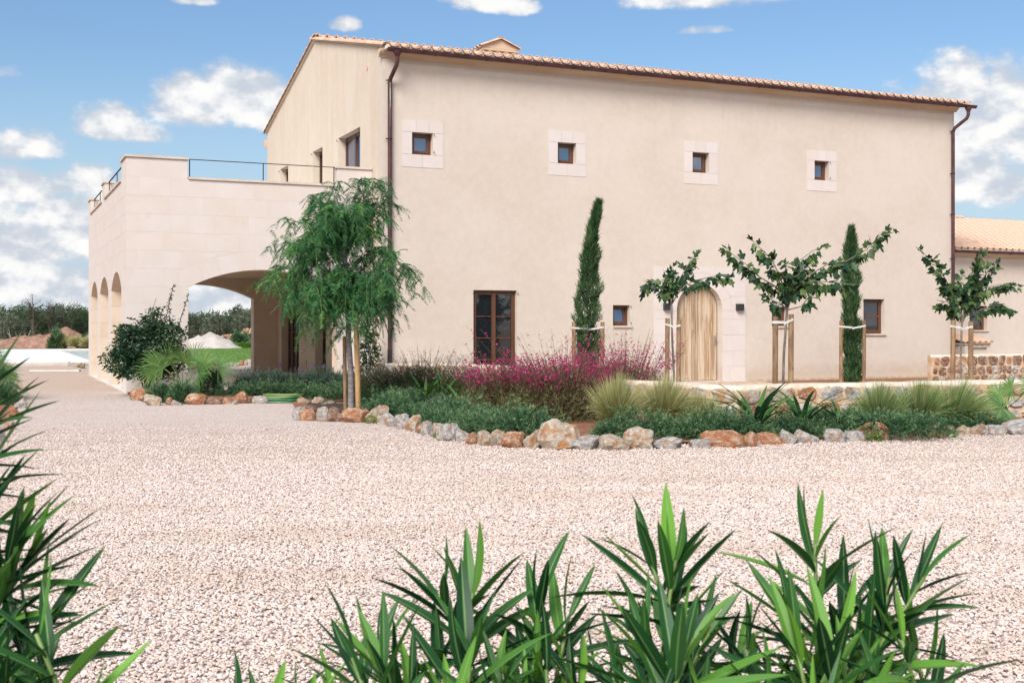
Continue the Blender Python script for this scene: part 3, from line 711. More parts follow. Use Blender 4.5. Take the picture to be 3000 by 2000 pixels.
# plank door
fD = lambda a, b, d: (a, WV+.22+d, b)
AD = Arch(13.83, 15.20, 1.92, .684, 0)
door = MB(); door.prism([notch(AD, .03)], fD, .035, .07); door = door.put('door', M['oldwood'], house)
cuts = [13.835, 13.985, 14.19, 14.395, 14.59, 14.80, 14.995, 15.19]
for xa, xb in zip(cuts, cuts[1:]):
    xa += .004; xb -= .004; zt = lambda x: AD.cz+math.sqrt(max(.0001, (AD.R-.004)**2-(x-AD.cx)**2))
    xs = [xb+(xa-xb)*i/6 for i in range(7)]
    mb = MB(); mb.prism([[(xa, .045), (xb, .045)]+[(x, zt(x)) for x in xs]], fD, -.004+random.uniform(-.003, .003), .034); mb.put('door_plank', M['oldwood'], door)
mb = MB(); mb.box(15.105, 15.145, WV+.195, WV+.216, .98, 1.24); mb.tube([(15.125, WV+.2, 1.16), (15.125, WV+.13, 1.16), (15.06, WV+.125, 1.16)], .014, 8); mb.put('door_handle', M['steel'], door)
mb = MB(); mb.box(13.80, 15.23, WV-.03, WV+.36, -.05, .035); mb.put('threshold', M['coping'], house)
# porch lamps either side of the door
for u in (13.48, 15.75):
    mb = MB(); mb.box(u-.105, u+.105, WV-.125, WV-.014, 1.925, 2.10)
    b = bmesh.new(); me = mb.mesh('wall_lamp', M['lamp']); b.from_mesh(me); bmesh.ops.bevel(b, geom=b.edges[:], offset=.006, segments=2, affect='EDGES'); b.to_mesh(me); b.free()
    mb2 = MB(); mb2.box(u-.05, u+.05, WV-.02, WV-.008, 1.95, 2.07)
    l = thing('wall_lamp', 'black box-shaped wall lamp on the %s of the arched door' % ('left' if u < 14 else 'right'), 'wall lamp', HW(u, WV-.01, 1.92), HANG, 'wall lamps beside the door')
    o = put('lamp_body', me, l, (-u, -(WV-.01), -1.92)); put('back_plate', mb2.mesh('back_plate', M['lamp']), l, (-u, -(WV-.01), -1.92))
# footing strip along the right of the facade
mb = MB(); mb.box(16.1, 23.3, WV-.14, WV-.003, -.04, .055); mb.put('footing', M['flag'], house)

# ------------------------------------------------------------------ the stone porch with the roof terrace
porch = thing('stone_porch', 'pale limestone block porch with arches and railed roof terrace', 'porch', (CX, CY, 0), HANG)
PU, PV = U0-.004, 10.77; LOW, HI = 4.84, 5.28
zs = [.397*i for i in range(7)]+[2.382+.41*i for i in range(1, 7)]
FA = Arch(1.345, 4.83, 2.382, .43, .42); BA = Arch(1.345, 4.95, 2.382, .43, .42)
SA = [Arch(1.07, 3.50, 2.382, .42, .34), Arch(4.32, 6.75, 2.382, .42, .34), Arch(7.55, 9.75, 2.382, .40, .34)]
pF = lambda a, b, d: (a, d, b); pB = lambda a, b, d: (a, PV-.46+d, b); pS = lambda a, b, d: (d, a, b)
out = [(.004, -.05)]+notch(FA, -.05)+[(PU, -.05), (PU, HI-.01), (FA.b+.012, HI-.01), (FA.b+.012, LOW-.01), (FA.a-.012, LOW-.01), (FA.a-.012, HI-.01), (.02, HI-.01)]
low = [(.0022, -.05)]+notch(FA, -.05)+[(PU, -.05), (PU, 4.0), (.0022, 4.0)]
mb = MB(); mb.prism([low], pF, .002, .45); mb.box(.002, PU, .0021, .22, 4.0, LOW-.01)
mb.box(.002, FA.a-.012, .0021, .22, LOW-.01, HI-.01); mb.box(FA.b+.012, PU, .0021, .22, LOW-.01, HI-.01); mb.put('front_wall', M['joint'], porch)
lowb = [(.46, -.05)]+notch(BA, -.05)+[(PU, -.05), (PU, 4.0), (.46, 4.0)]
mb = MB(); mb.prism([lowb], pB, .004, .46); mb.box(.24, PU, PV-.22, PV, 4.0, LOW); mb.put('rear_wall', M['joint'], porch)
ls = [(.452, -.05)]
for a in SA: ls += notch(a, -.05)
ls += [(PV, -.05), (PV, 4.0), (.452, 4.0)]
mb = MB(); mb.prism([ls], pS, .002, .45); mb.box(.0021, .22, .222, PV, 4.0, LOW-.01)
SM = [(.222, 1.07), (5.33, 6.13), (9.98, PV)]
for a, b_ in SM: mb.box(.0021, .22, a, b_, LOW-.01, HI-.01)
mb.put('side_wall', M['joint'], porch)
courses(pF, 0, PU, zs, [FA], porch, M['block'], 0, .0018, seg=.86, seed=11)
for a, b_ in ((0, FA.a-.01), (FA.b+.01, PU)): courses(pF, a, b_, [LOW, HI], [], porch, M['block'], 0, .0018, seg=.8, seed=3)
courses(pS, 0.005, PV, zs, SA, porch, M['block'], 0, .0018, seg=.86, seed=12)
for a, b_ in ((.005, 1.07), (5.33, 6.13), (9.98, PV)): courses(pS, a, b_, [LOW, HI], [], porch, M['block'], 0, .0018, seg=.9, seed=4)
courses(pB, .46, PU, [.397*i for i in range(7)]+[2.382+.206*i for i in range(1, 4)], [BA], porch, M['innerblock'], .0, .0038, seg=.80, seed=13)
# jamb and soffit linings of the arches, one stone per course
def lining(ar, fn, d0, d1, side):
    zz = [.397*i for i in range(7)]
    for z0, z1 in zip(zz, zz[1:]):
        for x, s_ in ((ar.a, 1), (ar.b, -1)):
            mb = MB(); mb.prism([rect(min(x, x+s_*.006), max(x, x+s_*.006), z0+.003, z1-.003)], fn, d0, d1); mb.put('stone_block', M['innerblock'], porch)
    n = 9; arc = ar.inner(27)
    for i in range(n):
        p = arc[3*i:3*i+4]; q = [(ar.cx+(x-ar.cx)*(1-.006/ar.R), ar.cz+(z-ar.cz)*(1-.006/ar.R)) for x, z in reversed(p)]
        mb = MB(); mb.prism([p+q], fn, d0, d1); mb.put('arch_stone', M['innerblock'], porch)
lining(FA, pF, .0045, .452, 0); lining(BA, pB, .0122, .44, 0)
for a in SA: lining(a, pS, .0045, .452, 1)
# coping stones
def cope(fn, a0, a1, z, d0=-.035, d1=.255, seg=1.0):
    n = max(1, round((a1-a0)/seg))
    for i in range(n):
        x0, x1 = a0+(a1-a0)*i/n+.002, a0+(a1-a0)*(i+1)/n-.002
        mb = MB(); mb.prism([rect(x0, x1, z, z+.05)], fn, d0, d1); mb.put('coping_stone', M['coping'], porch)
cope(pF, -.037, FA.a+.025, HI); cope(pF, FA.b-.025, PU-.003, HI); cope(pF, FA.a+.002, FA.b-.002, LOW)
cope(pS, .257, 1.10, HI); cope(pS, 5.30, 6.16, HI); cope(pS, 9.95, PV+.03, HI); cope(pS, 1.075, 5.325, LOW); cope(pS, 6.135, 9.975, LOW)
# railings
def rail(fn, a0, a1, posts, z0, z1, d=.11):
    mb = MB(); r = .016
    mb.prism([rect(a0, a1, z1-.016, z1)], fn, d-.015, d+.015); o = mb.put('railing', M['iron'], porch)
    for x in posts: mb = MB(); mb.prism([rect(x-.010, x+.010, z0, z1-.016)], fn, d-.010, d+.010); mb.put('railing_post', M['iron'], o)
rail(pF, FA.a+.03, FA.b-.03, (FA.a+.05, 3.08, FA.b-.05), LOW+.05, HI+.035)
rail(pS, 1.10, 5.30, (1.15, 3.2, 5.25), LOW+.05, HI+.03); rail(pS, 6.16, 9.95, (6.2, 8, 9.9), LOW+.05, HI+.03)
mb = MB(); mb.box(.452, PU, .452, PV-.462, 3.02, 3.99); mb.put('ceiling', M['inner'], porch)
mb = MB(); mb.box(.23, PU, .23, PV-.23, 4.001, 4.14); mb.put('terrace_floor', M['paving'], porch)
mb = MB(); mb.box(.0, PU, -.0, PV, -.04, .02); fl = mb.put('porch_floor', M['joint'], porch)
for i in range(7):
    for k in range(7):
        mb = MB(); x0, x1 = .0+.815*i, .0+.815*(i+1); y0, y1 = .0+1.538*k, 1.538*(k+1)
        mb.box(x0+.004, min(x1, PU)-.004, y0+.004, y1-.004, .018, .040); mb.put('paving_slab', M['paving'], fl)
# small wall sockets under the porch
for v in (6.5, 3.4):
    mb = MB(); mb.box(U0-.02, U0-.001, v-.04, v+.04, .35, .50); mb.put('wall_socket', M['strap'], house)

# ------------------------------------------------------------------ low tiled annex on the right
AV, AE = 1.2, 3.90
annex = thing('annex', 'single-storey rendered annex with terracotta tiled roof beside the big house', 'building', (CX, CY, 0), HANG)
aF = lambda a, b, d: (a, AV+d, b)
AW = (25.99, 26.74, 1.37, 2.15)
mb = MB(); mb.prism([rect(U1+.02, 36, -.05, AE-.12), rect(*AW)], aF, 0, .36); mb.box(U1+.02, 36, AV+.362, AV+14, -.05, AE-.3) if False else None
mb.box(35.64, 36, AV+.362, AV+14, -.05, AE-.2); mb.box(U1+.02, U1+.36, AV+.362, AV+14, -.05, AE-.2); mb.put('wall', M['stucco'], annex)
mb = MB(); mb.prism([[(AV+a, AE-8.02+.02+b-.03) for a, b in prof]], lambda a, b, d: (d, a, b), U1+.02, 36.1); mb.put('cornice', M['cornice'], annex)
hs = house; house = annex
gutter(U1+.1, 36.3, AV-.40, AE-.02, annex)
window(*AW, aF, .14, pins=''); house = hs
az_ = lambda v: AE+.12+SL*(v-AV+.35)
mb = MB(); mb.prism([[(AV-.18, az_(AV-.18)-.13), (AV+7.3, az_(AV+7.3)-.13), (AV+14.8, az_(AV-.18)-.13), (AV+14.8, az_(AV-.18)-.09), (AV+7.3, az_(AV+7.3)-.09), (AV-.18, az_(AV-.18)-.09)]], lambda a, b, d: (d, a, b), U1+.05, 36.2)
aroof = mb.put('roof', M['tile_mortar'], annex); da = .272; rest = []
for r in range(20):
    for i in range(46):
        u = U1+.30+da*i+.0*r; v = AV-.35+.385*r; z = az_(v)-.035
        if i <= 13: tile(T_CAP, u, v, z, aroof)
        else: rest.append((u, v, z))
        if r == 0 and i <= 13: tile(T_CH, u+da/2, v+.01, z-.045, aroof, name='channel_tile')
        else: rest.append((u+da/2, v, z-.045, 1))
pp = [tile_run(T_CAP, [r[:3] for r in rest if len(r) == 3], PITCH, 0, None), tile_run(T_CH, [r[:3] for r in rest if len(r) == 4], PITCH, 0, None)]
o = put('roof_tile_field', np_mesh('annex_tiles', *join_np(pp)[:2], M['tile']), aroof); o['kind'] = 'stuff'
for i in range(22): put('ridge_tile', T_CAP, aroof, (U1+.2+.42*i, AV+7.3, az_(AV+7.3)+.02), (0, 0, -PI/2), (1.25, 1, 1.25))

# little tiled meter housing against the annex
hut = thing('meter_cabinet', 'small rendered meter niche with its own curved tile roof under the annex window', 'cabinet', HW(25.38, .55, 0), HANG)
b = MB(); b.box(-.52, .52, -.22, -.0, -.03, .93); b.box(-.52, -.40, -.30, -.2201, -.03, .93); b.box(.40, .52, -.30, -.2201, -.03, .93); b.box(-.40, .40, -.30, -.2201, .84, .93); b.box(-.40, .40, -.30, -.2201, -.03, .35)
b.box(-.56, .56, -.34, .62, .932, .965); b.box(-.50, .50, .001, .60, -.03, .93); b.put('niche_wall', M['stucco'], hut)
for i in range(5):
    u = -.48+.24*i
    for r in range(3): put('roof_tile', T_CAP, hut, (u, -.40+.33*r, 1.02+.07*r), (.2, 0, 0))
    if i < 4:
        for r in range(3): put('channel_tile', T_CH, hut, (u+.12, -.39+.33*r, .99+.07*r), (.2, 0, 0))
# ------------------------------------------------------------------ rocks, garden walls, beds
def rock_mesh(name, seed, sub=3, facets=8):
    rr = np.random.RandomState(seed); b = bmesh.new(); bmesh.ops.create_icosphere(b, subdivisions=sub, radius=1)
    pl = nrm(rr.normal(size=(facets, 3))); ds = rr.uniform(.58, .88, facets)
    off = Vector((seed*3.1, seed*1.7, 0))
    for v in b.verts:
        d = np.array(v.co.normalized()); c = pl @ d; r = np.min(np.where(c > .05, ds/np.maximum(c, .05), 9)); r = min(r, 1.12)
        q = Vector(d)*1.0; nn = mnoise.fractal(q*2.2+off, 1.0, 2.1, 4)*.12 + abs(mnoise.noise(q*5+off))*-.12
        v.co = Vector(d)*(r+nn)
    xs = [max(abs(v.co[i]) for v in b.verts) for i in range(3)]
    for v in b.verts: v.co = Vector((v.co.x/xs[0]*.5, v.co.y/xs[1]*.5, v.co.z/xs[2]*.5))
    me = bpy.data.meshes.new(name); b.to_mesh(me); b.free(); autosmooth(me, 27); return me
ROCKS = {k: [rock_mesh('stone', 10*i+j, 3) for j in range(5)] for i, k in enumerate(('rock_grey', 'rock_tan', 'rock_orange', 'rock_brown'))}
for k, l in ROCKS.items():
    for me in l: me.materials.append(M[k])
KEY = {'g': 'rock_grey', 't': 'rock_tan', 'o': 'rock_orange', 'b': 'rock_brown'}
def place_rock(x0, x1, yt, yb, c, parent, z=0.0, name='stone', dep=.8, Y=None):
    p = G((x0+x1)/2, yb, z) if Y is None else P((x0+x1)/2, yb, Y); Yf = p.y; w = (x1-x0)/F*Yf*1.30; h = (yb-yt)/F*Yf*1.34+.05; d = max(w*dep, .7*h)*random.uniform(.85, 1.05)
    Yc = Yf+d*.42; X = ((x0+x1)/2-1500)/F*Yc
    o = put(name, random.choice(ROCKS[KEY[c]]), parent, (X, Yc, z+h*.5-.07-h*.05), (random.uniform(-.12, .12), random.uniform(-.12, .12), random.choice((0, PI))+random.uniform(-.25, .25)), (w, d, h))
    return o
s5 = lambda x0, x1, a, b, c: (820+x0/3.459, 820+x1/3.459, 1150+a/3.459, 1150+b/3.459, c)
s4 = lambda x0, x1, a, b, c: (1100+x0/2.412, 1100+x1/2.412, 700+a/2.412, 700+b/2.412, c)
s6 = lambda x0, x1, a, b, c: (2050+x0/2.476, 2050+x1/2.476, 1100+a/2.476, 1100+b/2.476, c)
s7 = lambda x0, x1, a, b, c: (350+x0/4.276, 350+x1/4.276, 1000+a/4.276, 1000+b/4.276, c)
main_b = thing('rock_edging', 'long row of rough limestone rocks edging the flower bed along the gravel', 'rock edging')
for a in [s5(890,1110,150,305,'t'), s5(960,1080,230,312,'t'), s5(1050,1190,210,342,'g'), s5(1180,1300,235,370,'g'), s5(1280,1420,230,392,'t'), s5(1395,1550,300,415,'o'),
          s5(1440,1550,310,428,'g'), s5(1515,1590,375,452,'g'), s5(1570,1690,310,468,'t'), s5(1610,1810,335,492,'g'), s5(1795,1940,375,498,'g'), s5(1890,2000,415,528,'o'),
          s5(2000,2200,400,548,'t'), s5(2150,2300,392,542,'t'), s4(905,1055,1375,1478,'o'), s4(1058,1200,1355,1482,'t'), s4(1400,1590,1395,1492,'g'),
          s4(1578,1778,1390,1497,'t'), s4(1775,1985,1355,1487,'t'), s4(1985,2175,1410,1487,'g'), s6(-60,68,465,528,'g'), s6(30,305,420,527,'o'), s6(248,315,425,500,'b'), s6(308,410,420,522,'o'),
          s6(370,405,430,480,'b'), s6(398,615,425,503,'o'), s6(592,695,398,495,'g'), s6(690,845,405,490,'g'), s6(878,1032,392,487,'g'), s6(1025,1182,402,482,'g'), s6(1142,1358,355,472,'o'),
          s6(1360,1500,400,470,'b'), s6(1480,1625,395,470,'t'), s6(1630,1788,362,457,'o'), s6(1780,1860,355,432,'b'), s6(1870,1988,368,437,'t'), s6(1950,2075,355,432,'t'), s6(2085,2202,365,442,'g'),
          s6(2215,2440,330,432,'g'), s6(2430,2600,340,430,'t'), s6(2590,2790,335,430,'g'), s6(2790,2950,345,428,'t'), s6(2950,3160,335,426,'o')]: place_rock(*a, main_b)
boulder = place_rock(*s4(1180, 1425, 1305, 1490, 't'), None, name='boulder', dep=.7)
tag(boulder, 'biggest pale boulder of the bed edging, standing taller than the rocks beside it', 'boulder')
ring_b = thing('rock_ring', 'ring of rough rocks round the feathery tree at the corner of the bed', 'rock edging')
for a in [s5(135,270,160,278,'g'), s5(205,352,180,284,'o'), s5(350,492,155,292,'g'), s5(490,652,165,292,'b'), s5(640,888,175,300,'o'), s5(170,310,55,118,'o'), s5(310,440,48,135,'t'),
          s5(370,500,95,148,'g'), s5(470,550,80,142,'t'), s5(555,690,97,142,'o'), s5(225,420,135,200,'b')]: place_rock(*a, ring_b, z=.0)
porch_b = thing('rock_edging', 'short row of orange and grey rocks edging the palm bed in front of the porch', 'rock edging')
for a in [s7(115,195,560,630,'g'), s7(150,340,610,742,'o'), s7(335,512,670,802,'t'), s7(575,690,705,797,'o'), s7(665,775,735,802,'g'), s7(845,1092,672,792,'o'), s7(1105,1278,695,788,'b'),
          s7(1280,1408,695,778,'o'), s7(1405,1485,735,790,'g'), s7(1425,1645,645,778,'o'), s7(1640,1700,720,770,'b'), s7(1680,1850,690,778,'g'), s7(1880,2030,660,720,'t'), s7(2130,2200,692,730,'b'), s7(2225,2400,710,792,'t')]: place_rock(*a, porch_b)
left_b = thing('rock_edging', 'row of rocks running away along the left edge of the gravel drive', 'rock edging')
for x, y, w, h, c in [(8, 1078, 34, 15, 'o'), (22, 1092, 32, 16, 'g'), (30, 1106, 34, 18, 't'), (26, 1122, 40, 20, 'o'), (34, 1140, 36, 22, 'g'), (18, 1160, 44, 26, 't'), (45, 1172, 34, 24, 'g'), (60, 1195, 30, 26, 'g'),
                      (40, 1225, 40, 30, 'o'), (10, 1260, 48, 30, 't'), (-20, 1300, 56, 38, 'g'), (-60, 1350, 60, 40, 't')]: place_rock(x-w/2, x+w/2, y-h, y, c, left_b)
far_b = thing('rock_edging', 'low row of small rocks at the front of the lawn seen behind the porch', 'rock edging')
for (xa, ya), (xb, yb), n in [((200, 1071), (262, 1080), 6), ((262, 1080), (553, 1084), 15), ((553, 1084), (640, 1079), 7), ((640, 1079), (735, 1067), 9), ((735, 1067), (860, 1057), 9)]:
    for i in range(n):
        t_ = (i+.5)/n; x = xa+(xb-xa)*t_; y = ya+(yb-ya)*t_; w = abs(xb-xa)/n*1.08; place_rock(x-w/2, x+w/2, y-random.uniform(9, 14), y, random.choice('ttoggb'), far_b)

sheet('bed_soil', [G(380, 1163), G(420, 1178), G(520, 1176), G(700, 1176), G(850, 1173), G(868, 1205), G(875, 1222), G(960, 1226), G(1075, 1226), G(1140, 1236), G(1200, 1250), G(1290, 1278), G(1400, 1292), G(1560, 1300), G(1800, 1302), G(2100, 1302),
      G(2400, 1290), G(2700, 1276), G(3000, 1262), G(3300, 1256), G(3350, 1215), G(2900, 1226), G(2500, 1240), G(2169, 1262), G(2057, 1255), G(1971, 1241), G(1846, 1228), G(1519, 1180), G(1465, 1160), G(1349, 1142), HW(5.8, -.85), HW(5.6, -.3), HW(4.6, -.06), HW(0, -.06)], .034, M['soil'])
sheet('tree_mulch', [G(880, 1212), G(905, 1186), G(960, 1180), G(1060, 1178), G(1110, 1190), G(1120, 1205), G(1075, 1216), G(960, 1218)], .060, M['mulch'])
sheet('facade_soil', [HW(16.0, -1.0), HW(30, -1.0), HW(30, -8.5), HW(18.5, -8.5), HW(16.4, -4.0)], .012, M['soil'])
sheet('left_bed_soil', [G(8, 1072), G(35, 1120), G(25, 1160), G(50, 1195), G(0, 1270), G(-90, 1370), (-20, 8, 0), (-32, 8, 0), (-32, 46, 0)], .018, M['soil'])
# flagged path in front of the door: irregular slabs inside a curved kerb
path = thing('flagstone_path', 'tan crazy-paved path leading up to the arched plank door', 'path', (CX, CY, 0), HANG)
for i in range(11):
    for k in range(9):
        u = 11.2+.55*i+(.25 if k % 2 else 0); v = -1.25-.50*k
        if u > 16.3-.10*k: continue
        q = [(u+random.uniform(-.05, .05)+a*.24, v+random.uniform(-.05, .05)+b*.22) for a, b in ((-1, -1), (1, -1), (1, 1), (-1, 1))]
        mb = MB(); mb.prism([q], lambda a, b, d: (a, b, d), -.01, .014+random.uniform(0, .003)); mb.put('flagstone', M['flag'], path)
path_joint = sheet('path_bedding', [HW(10.8, -.95), HW(16.6, -.95), HW(16.2, -5.6), HW(10.8, -5.6)], .006, M['coping'])

class Path:
    def __init__(s, pts):
        s.p = [Vector((a, b)) for a, b in pts]; s.c = [0]
        for a, b in zip(s.p, s.p[1:]): s.c.append(s.c[-1]+(b-a).length)
        s.L = s.c[-1]
    def at(s, a):
        a = max(0, min(s.L-1e-6, a)); i = max(k for k in range(len(s.c)-1) if s.c[k] <= a); t_ = (a-s.c[i])/(s.c[i+1]-s.c[i])
        def tg(i): return (s.p[min(i+1, len(s.p)-1)]-s.p[max(i-1, 0)]).normalized()
        n0, n1 = tg(i), tg(i+1); tn = (n0*(1-t_)+n1*t_).normalized(); return s.p[i].lerp(s.p[i+1], t_), Vector((tn.y, -tn.x))
def garden_wall(label, pts, top, thick, rows, wr, seed, visible, jj=.032, proud=.028, mats=('rock_grey', 'rock_grey', 'rock_brown', 'rock_orange', 'rock_tan')):
    rr = random.Random(seed); pa = Path(pts); t = thing('garden_wall', label, 'wall', (0, 0, 0))
    def fn(a, b, d): p, n = pa.at(a); q = p+n*d; return Vector((q.x, q.y, b))
    mb = MB(); n = int(pa.L/.12); cols = []
    for i in range(n+1):
        a = pa.L*i/n; tp = top(a)+.012*mnoise.noise(Vector((a*2.3, seed, 0))); cols.append([fn(a, -.05, 0), fn(a, tp-.06, 0.0), fn(a, tp-.012, -.02), fn(a, tp+.004, -.05), fn(a, tp+.012*mnoise.noise(Vector((a*3, 9, 0))), -thick*.5), fn(a, tp, -thick+.04), fn(a, tp-.05, -thick), fn(a, -.05, -thick)])
    vs = [p for c in cols for p in c]; fs = []; ms = []
    for i in range(n):
        for k in range(7): fs.append((i*8+k, (i+1)*8+k, (i+1)*8+k+1, i*8+k+1)); ms.append(0 if k in (0, 5, 6) else 1)
    fs.append(tuple(range(8))); fs.append(tuple(n*8+k for k in range(8))[::-1]); ms += [0, 0]
    mb.v = vs; mb.f = fs; mb.m = ms; me = mb.mesh('mortar', [M['wallmortar'], M['walltop']]); autosmooth(me, 50); put('mortar', me, t)
    a = 0; H_ = [rr.uniform(.8, 1.0) for _ in range(rows-1)]+[1.25]; 
    for r in range(rows):
        a = rr.uniform(0, .1)
        while a < pa.L-.05:
            w = rr.uniform(*wr)*(1.15 if r == rows-1 else 1); b0 = top(a)*(sum(H_[:r])/sum(H_)); b1 = top(a)*(sum(H_[:r+1])/sum(H_))
            if a >= visible[0] and a+w < min(visible[1], pa.L):
                h = (b1-b0)-jj*rr.uniform(.7, 1.3)
                if r == rows-1: b1 -= .025; h -= .01
                cx, cy = a+w/2, (b0+b1)/2+rr.uniform(-.01, .01); hw, hh = (w-jj)/2, h/2
                if rr.random() < .2: hh *= rr.uniform(.6, .85); hw *= .88
                m = 12; skew = rr.uniform(-.22, .22); out_ = []
                for i in range(m):
                    q = 2*PI*i/m+rr.uniform(-.15, .15); cs, sn = math.cos(q), math.sin(q); p_ = (abs(cs)**5+abs(sn)**5)**(-1/5)*rr.uniform(.80, 1.06)
                    out_.append((cx+hw*cs*p_+skew*hh*sn*p_, cy+hh*sn*p_*(1+rr.uniform(-.05, .05))))
                pr = proud*rr.uniform(.5, 1.25); vs = []
                for k_, (s_, d_) in enumerate(((1, -.02), (.985, pr*.6), (.86, pr), (.45, pr*1.02))):
                    for x, y in out_: vs.append(fn(cx+(x-cx)*s_, cy+(y-cy)*s_, d_+(rr.uniform(-.013, .013) if k_ > 1 else 0)))
                vs.append(fn(cx, cy, pr*1.05)); fs = [(k_*m+i, k_*m+(i+1) % m, (k_+1)*m+(i+1) % m, (k_+1)*m+i) for k_ in range(3) for i in range(m)]+[(3*m+i, 3*m+(i+1) % m, 4*m) for i in range(m)]
                b = MB(); b.add(vs, fs); me = b.mesh('stone', M[rr.choice(mats)]); autosmooth(me, 35); put('stone', me, t)
            a += w
    return t
wp = [(1112, 1061, .66), (1230, 1062, .64), (1349, 1066, .63), (1420, 1070, .62), (1465, 1076, .62), (1519, 1087, .62), (1640, 1100, .62), (1750, 1108, .62), (1846, 1116, .62), (1914, 1120, .62), (1971, 1124, .61), (2057, 1134, .60), (2169, 1139, .59), (2265, 1133, .60), (2370, 1130, .60), (2500, 1128, .60), (2620, 1124, .61), (2742, 1121, .61), (2870, 1118, .61), (3000, 1115, .62), (3150, 1112, .62), (3350, 1110, .62)]
WPTS = [G(a, b, z) for a, b, z in wp]
garden_wall('low curving rubble wall with pale mortar cap between flower bed and house', [(p.x, p.y) for p in WPTS], lambda a: .625-.0*a, .42, 3, (.20, .48), 3, (.02, 99))
def _w2(px, Y): return ((px-1500)/F*Y, Y)
q0 = Vector(_w2(2727, 31.2)); garden_wall('taller stretch of rubble wall with dark stones standing at the house corner', [tuple(q0+Vector((EC, ES))*k*.8) for k in range(9)], lambda a: .74, .12, 3, (.14, .34), 8, (-1, 99), .022, .022, ('rock_grey', 'rock_brown', 'rock_brown', 'rock_brown', 'rock_orange'))

# ------------------------------------------------------------------ far ground: pool deck, lawn, heaps, trees
deck = thing('pool_deck', 'broad pale stone deck round the swimming pool behind the drive', 'deck', (CX, CY, 0), HANG)
DV0, DV1 = 20.6, 49
mb = MB(); f3 = lambda a, b, d: (a, b, d)
mb.prism([[(-24, DV0), (4.2, DV0), (4.2, DV1), (-24, DV1)], [(.95, 23.3), (3.8, 23.3), (3.8, 46.6), (.95, 46.6)]], f3, -.02, .105); mb.put('deck_base', M['coping'], deck)
us = [-24+3.04*i for i in range(8)]+[.7]
for i in range(8):
    for k in range(9):
        x0, x1, y0, y1 = -24+(.3+24)/8*i, -24+(.3+24)/8*(i+1), DV0+(DV1-DV0)/9*k, DV0+(DV1-DV0)/9*(k+1); g_ = .012 if i != 7 else .02
        mb = MB(); mb.box(x0+g_, x1-g_, y0+.012, y1-.012, .10, .125); mb.put('deck_slab', M['deck'], deck)
for q in (rect(.31, .94, DV0+.012, DV1), rect(3.81, 4.2, DV0+.01, DV1), rect(.95, 3.8, DV0+.01, 23.29), rect(.95, 3.8, 46.61, DV1)):
    mb = MB(); mb.prism([q], f3, .10, .125); mb.put('pool_rim', M['deck'], deck)
w_ = MB(); w_.prism([rect(.955, 3.79, 23.31, 46.59)], f3, -.01, .07); w_ = w_.put('pool_water', M['pool']); w_.location = (CX, CY, 0); w_.rotation_euler.z = HANG; tag(w_, kind='structure')
bd = MB(); bd.box(-.8, .8, -.12, .12, 0, .05); p_ = G(162, 1088); bd = bd.put('wooden_board', M['board']); bd.location = (p_.x, p_.y, .004); bd.rotation_euler.z = .05
tag(bd, 'single pale board lying flat on the gravel before the pool deck', 'board')
LP = [G(200, 1069), G(240, 1079), G(262, 1079), G(553, 1083), G(640, 1078), G(735, 1066), G(860, 1056), G(1000, 1050), G(1100, 1014), G(480, 1013), G(200, 1040)]
sheet('lawn_ground', LP, .02, M['lawnbase'])
sheet('earth_yard', [(-60, 71, 0), (-60, 105, 0), (20, 105, 0), (20, 84.5, 0), (-14, 84.5, 0), (-20, 78, 0), (-25, 71, 0)], -.004, M['redmound'])
def in_poly(x, y, pl):
    r = np.zeros(len(x), bool); j = len(pl)-1
    for i in range(len(pl)):
        xi, yi, xj, yj = pl[i][0], pl[i][1], pl[j][0], pl[j][1]
        r ^= ((yi > y) != (yj > y)) & (x < (xj-xi)*(y-yi)/(yj-yi+1e-12)+xi); j = i
    return r
xx = RS.uniform(-20, 4, 60000); yy = RS.uniform(41, 86, 60000); k = in_poly(xx, yy, [(p.x, p.y) for p in LP]); xx, yy = xx[k], yy[k]
V, Q, r = blades(np.stack([xx, yy, np.full(len(xx), .02)], 1), rand_dir(len(xx), .5, 1), RS.uniform(.05, .12, len(xx)), .03, .3, 1)
o = put('grass', np_mesh('grass', V, Q, M['lawn'], r)); tag(o, 'short bright green lawn behind the porch', 'grass', kind='stuff')
def heap(name, cx, cy, hs, R, mat, label, cat, n=60):
    xs = np.linspace(-R[0], R[0], n*2); ys = np.linspace(-R[1], R[1], n); X, Yg = np.meshgrid(xs, ys); Z = np.zeros_like(X)
    for (ax, ay, h, sx, sy) in hs: Z = np.maximum(Z, h*np.clip(1.0-np.sqrt(((X-ax)/sx)**2+((Yg-ay)/sy)**2), 0, 1)**.85*1.0)
    Z += np.array([[mnoise.fractal(Vector((x*.9, y*.9, cx)), 1, 2, 4)*.13 for x in xs] for y in ys])*np.clip(Z*3, 0, 1); Z -= .05
    V = np.stack([X.ravel(), Yg.ravel(), Z.ravel()], 1); m_ = 2*n; Q = np.array([[j*m_+i, j*m_+i+1, (j+1)*m_+i+1, (j+1)*m_+i] for j in range(n-1) for i in range(m_-1)])
    o = put(name, np_mesh(name, V, Q, mat, smooth=True), None, (cx, cy, 0)); return tag(o, label, cat)
p_ = P(110, 1010, 84); heap('earth_heap', p_.x, 84, [(2.0, 0, 1.50, 2.9, 2.2), (1.2, .3, 1.25, 2.2, 2), (-1.0, 0, .95, 3.2, 2), (.1, -.2, .95, 2.6, 1.8), (-4, 0, .4, 3, 1.8)], (7.5, 2.6), M['redmound'], 'long reddish-brown heap of earth in front of the trees', 'earth heap')
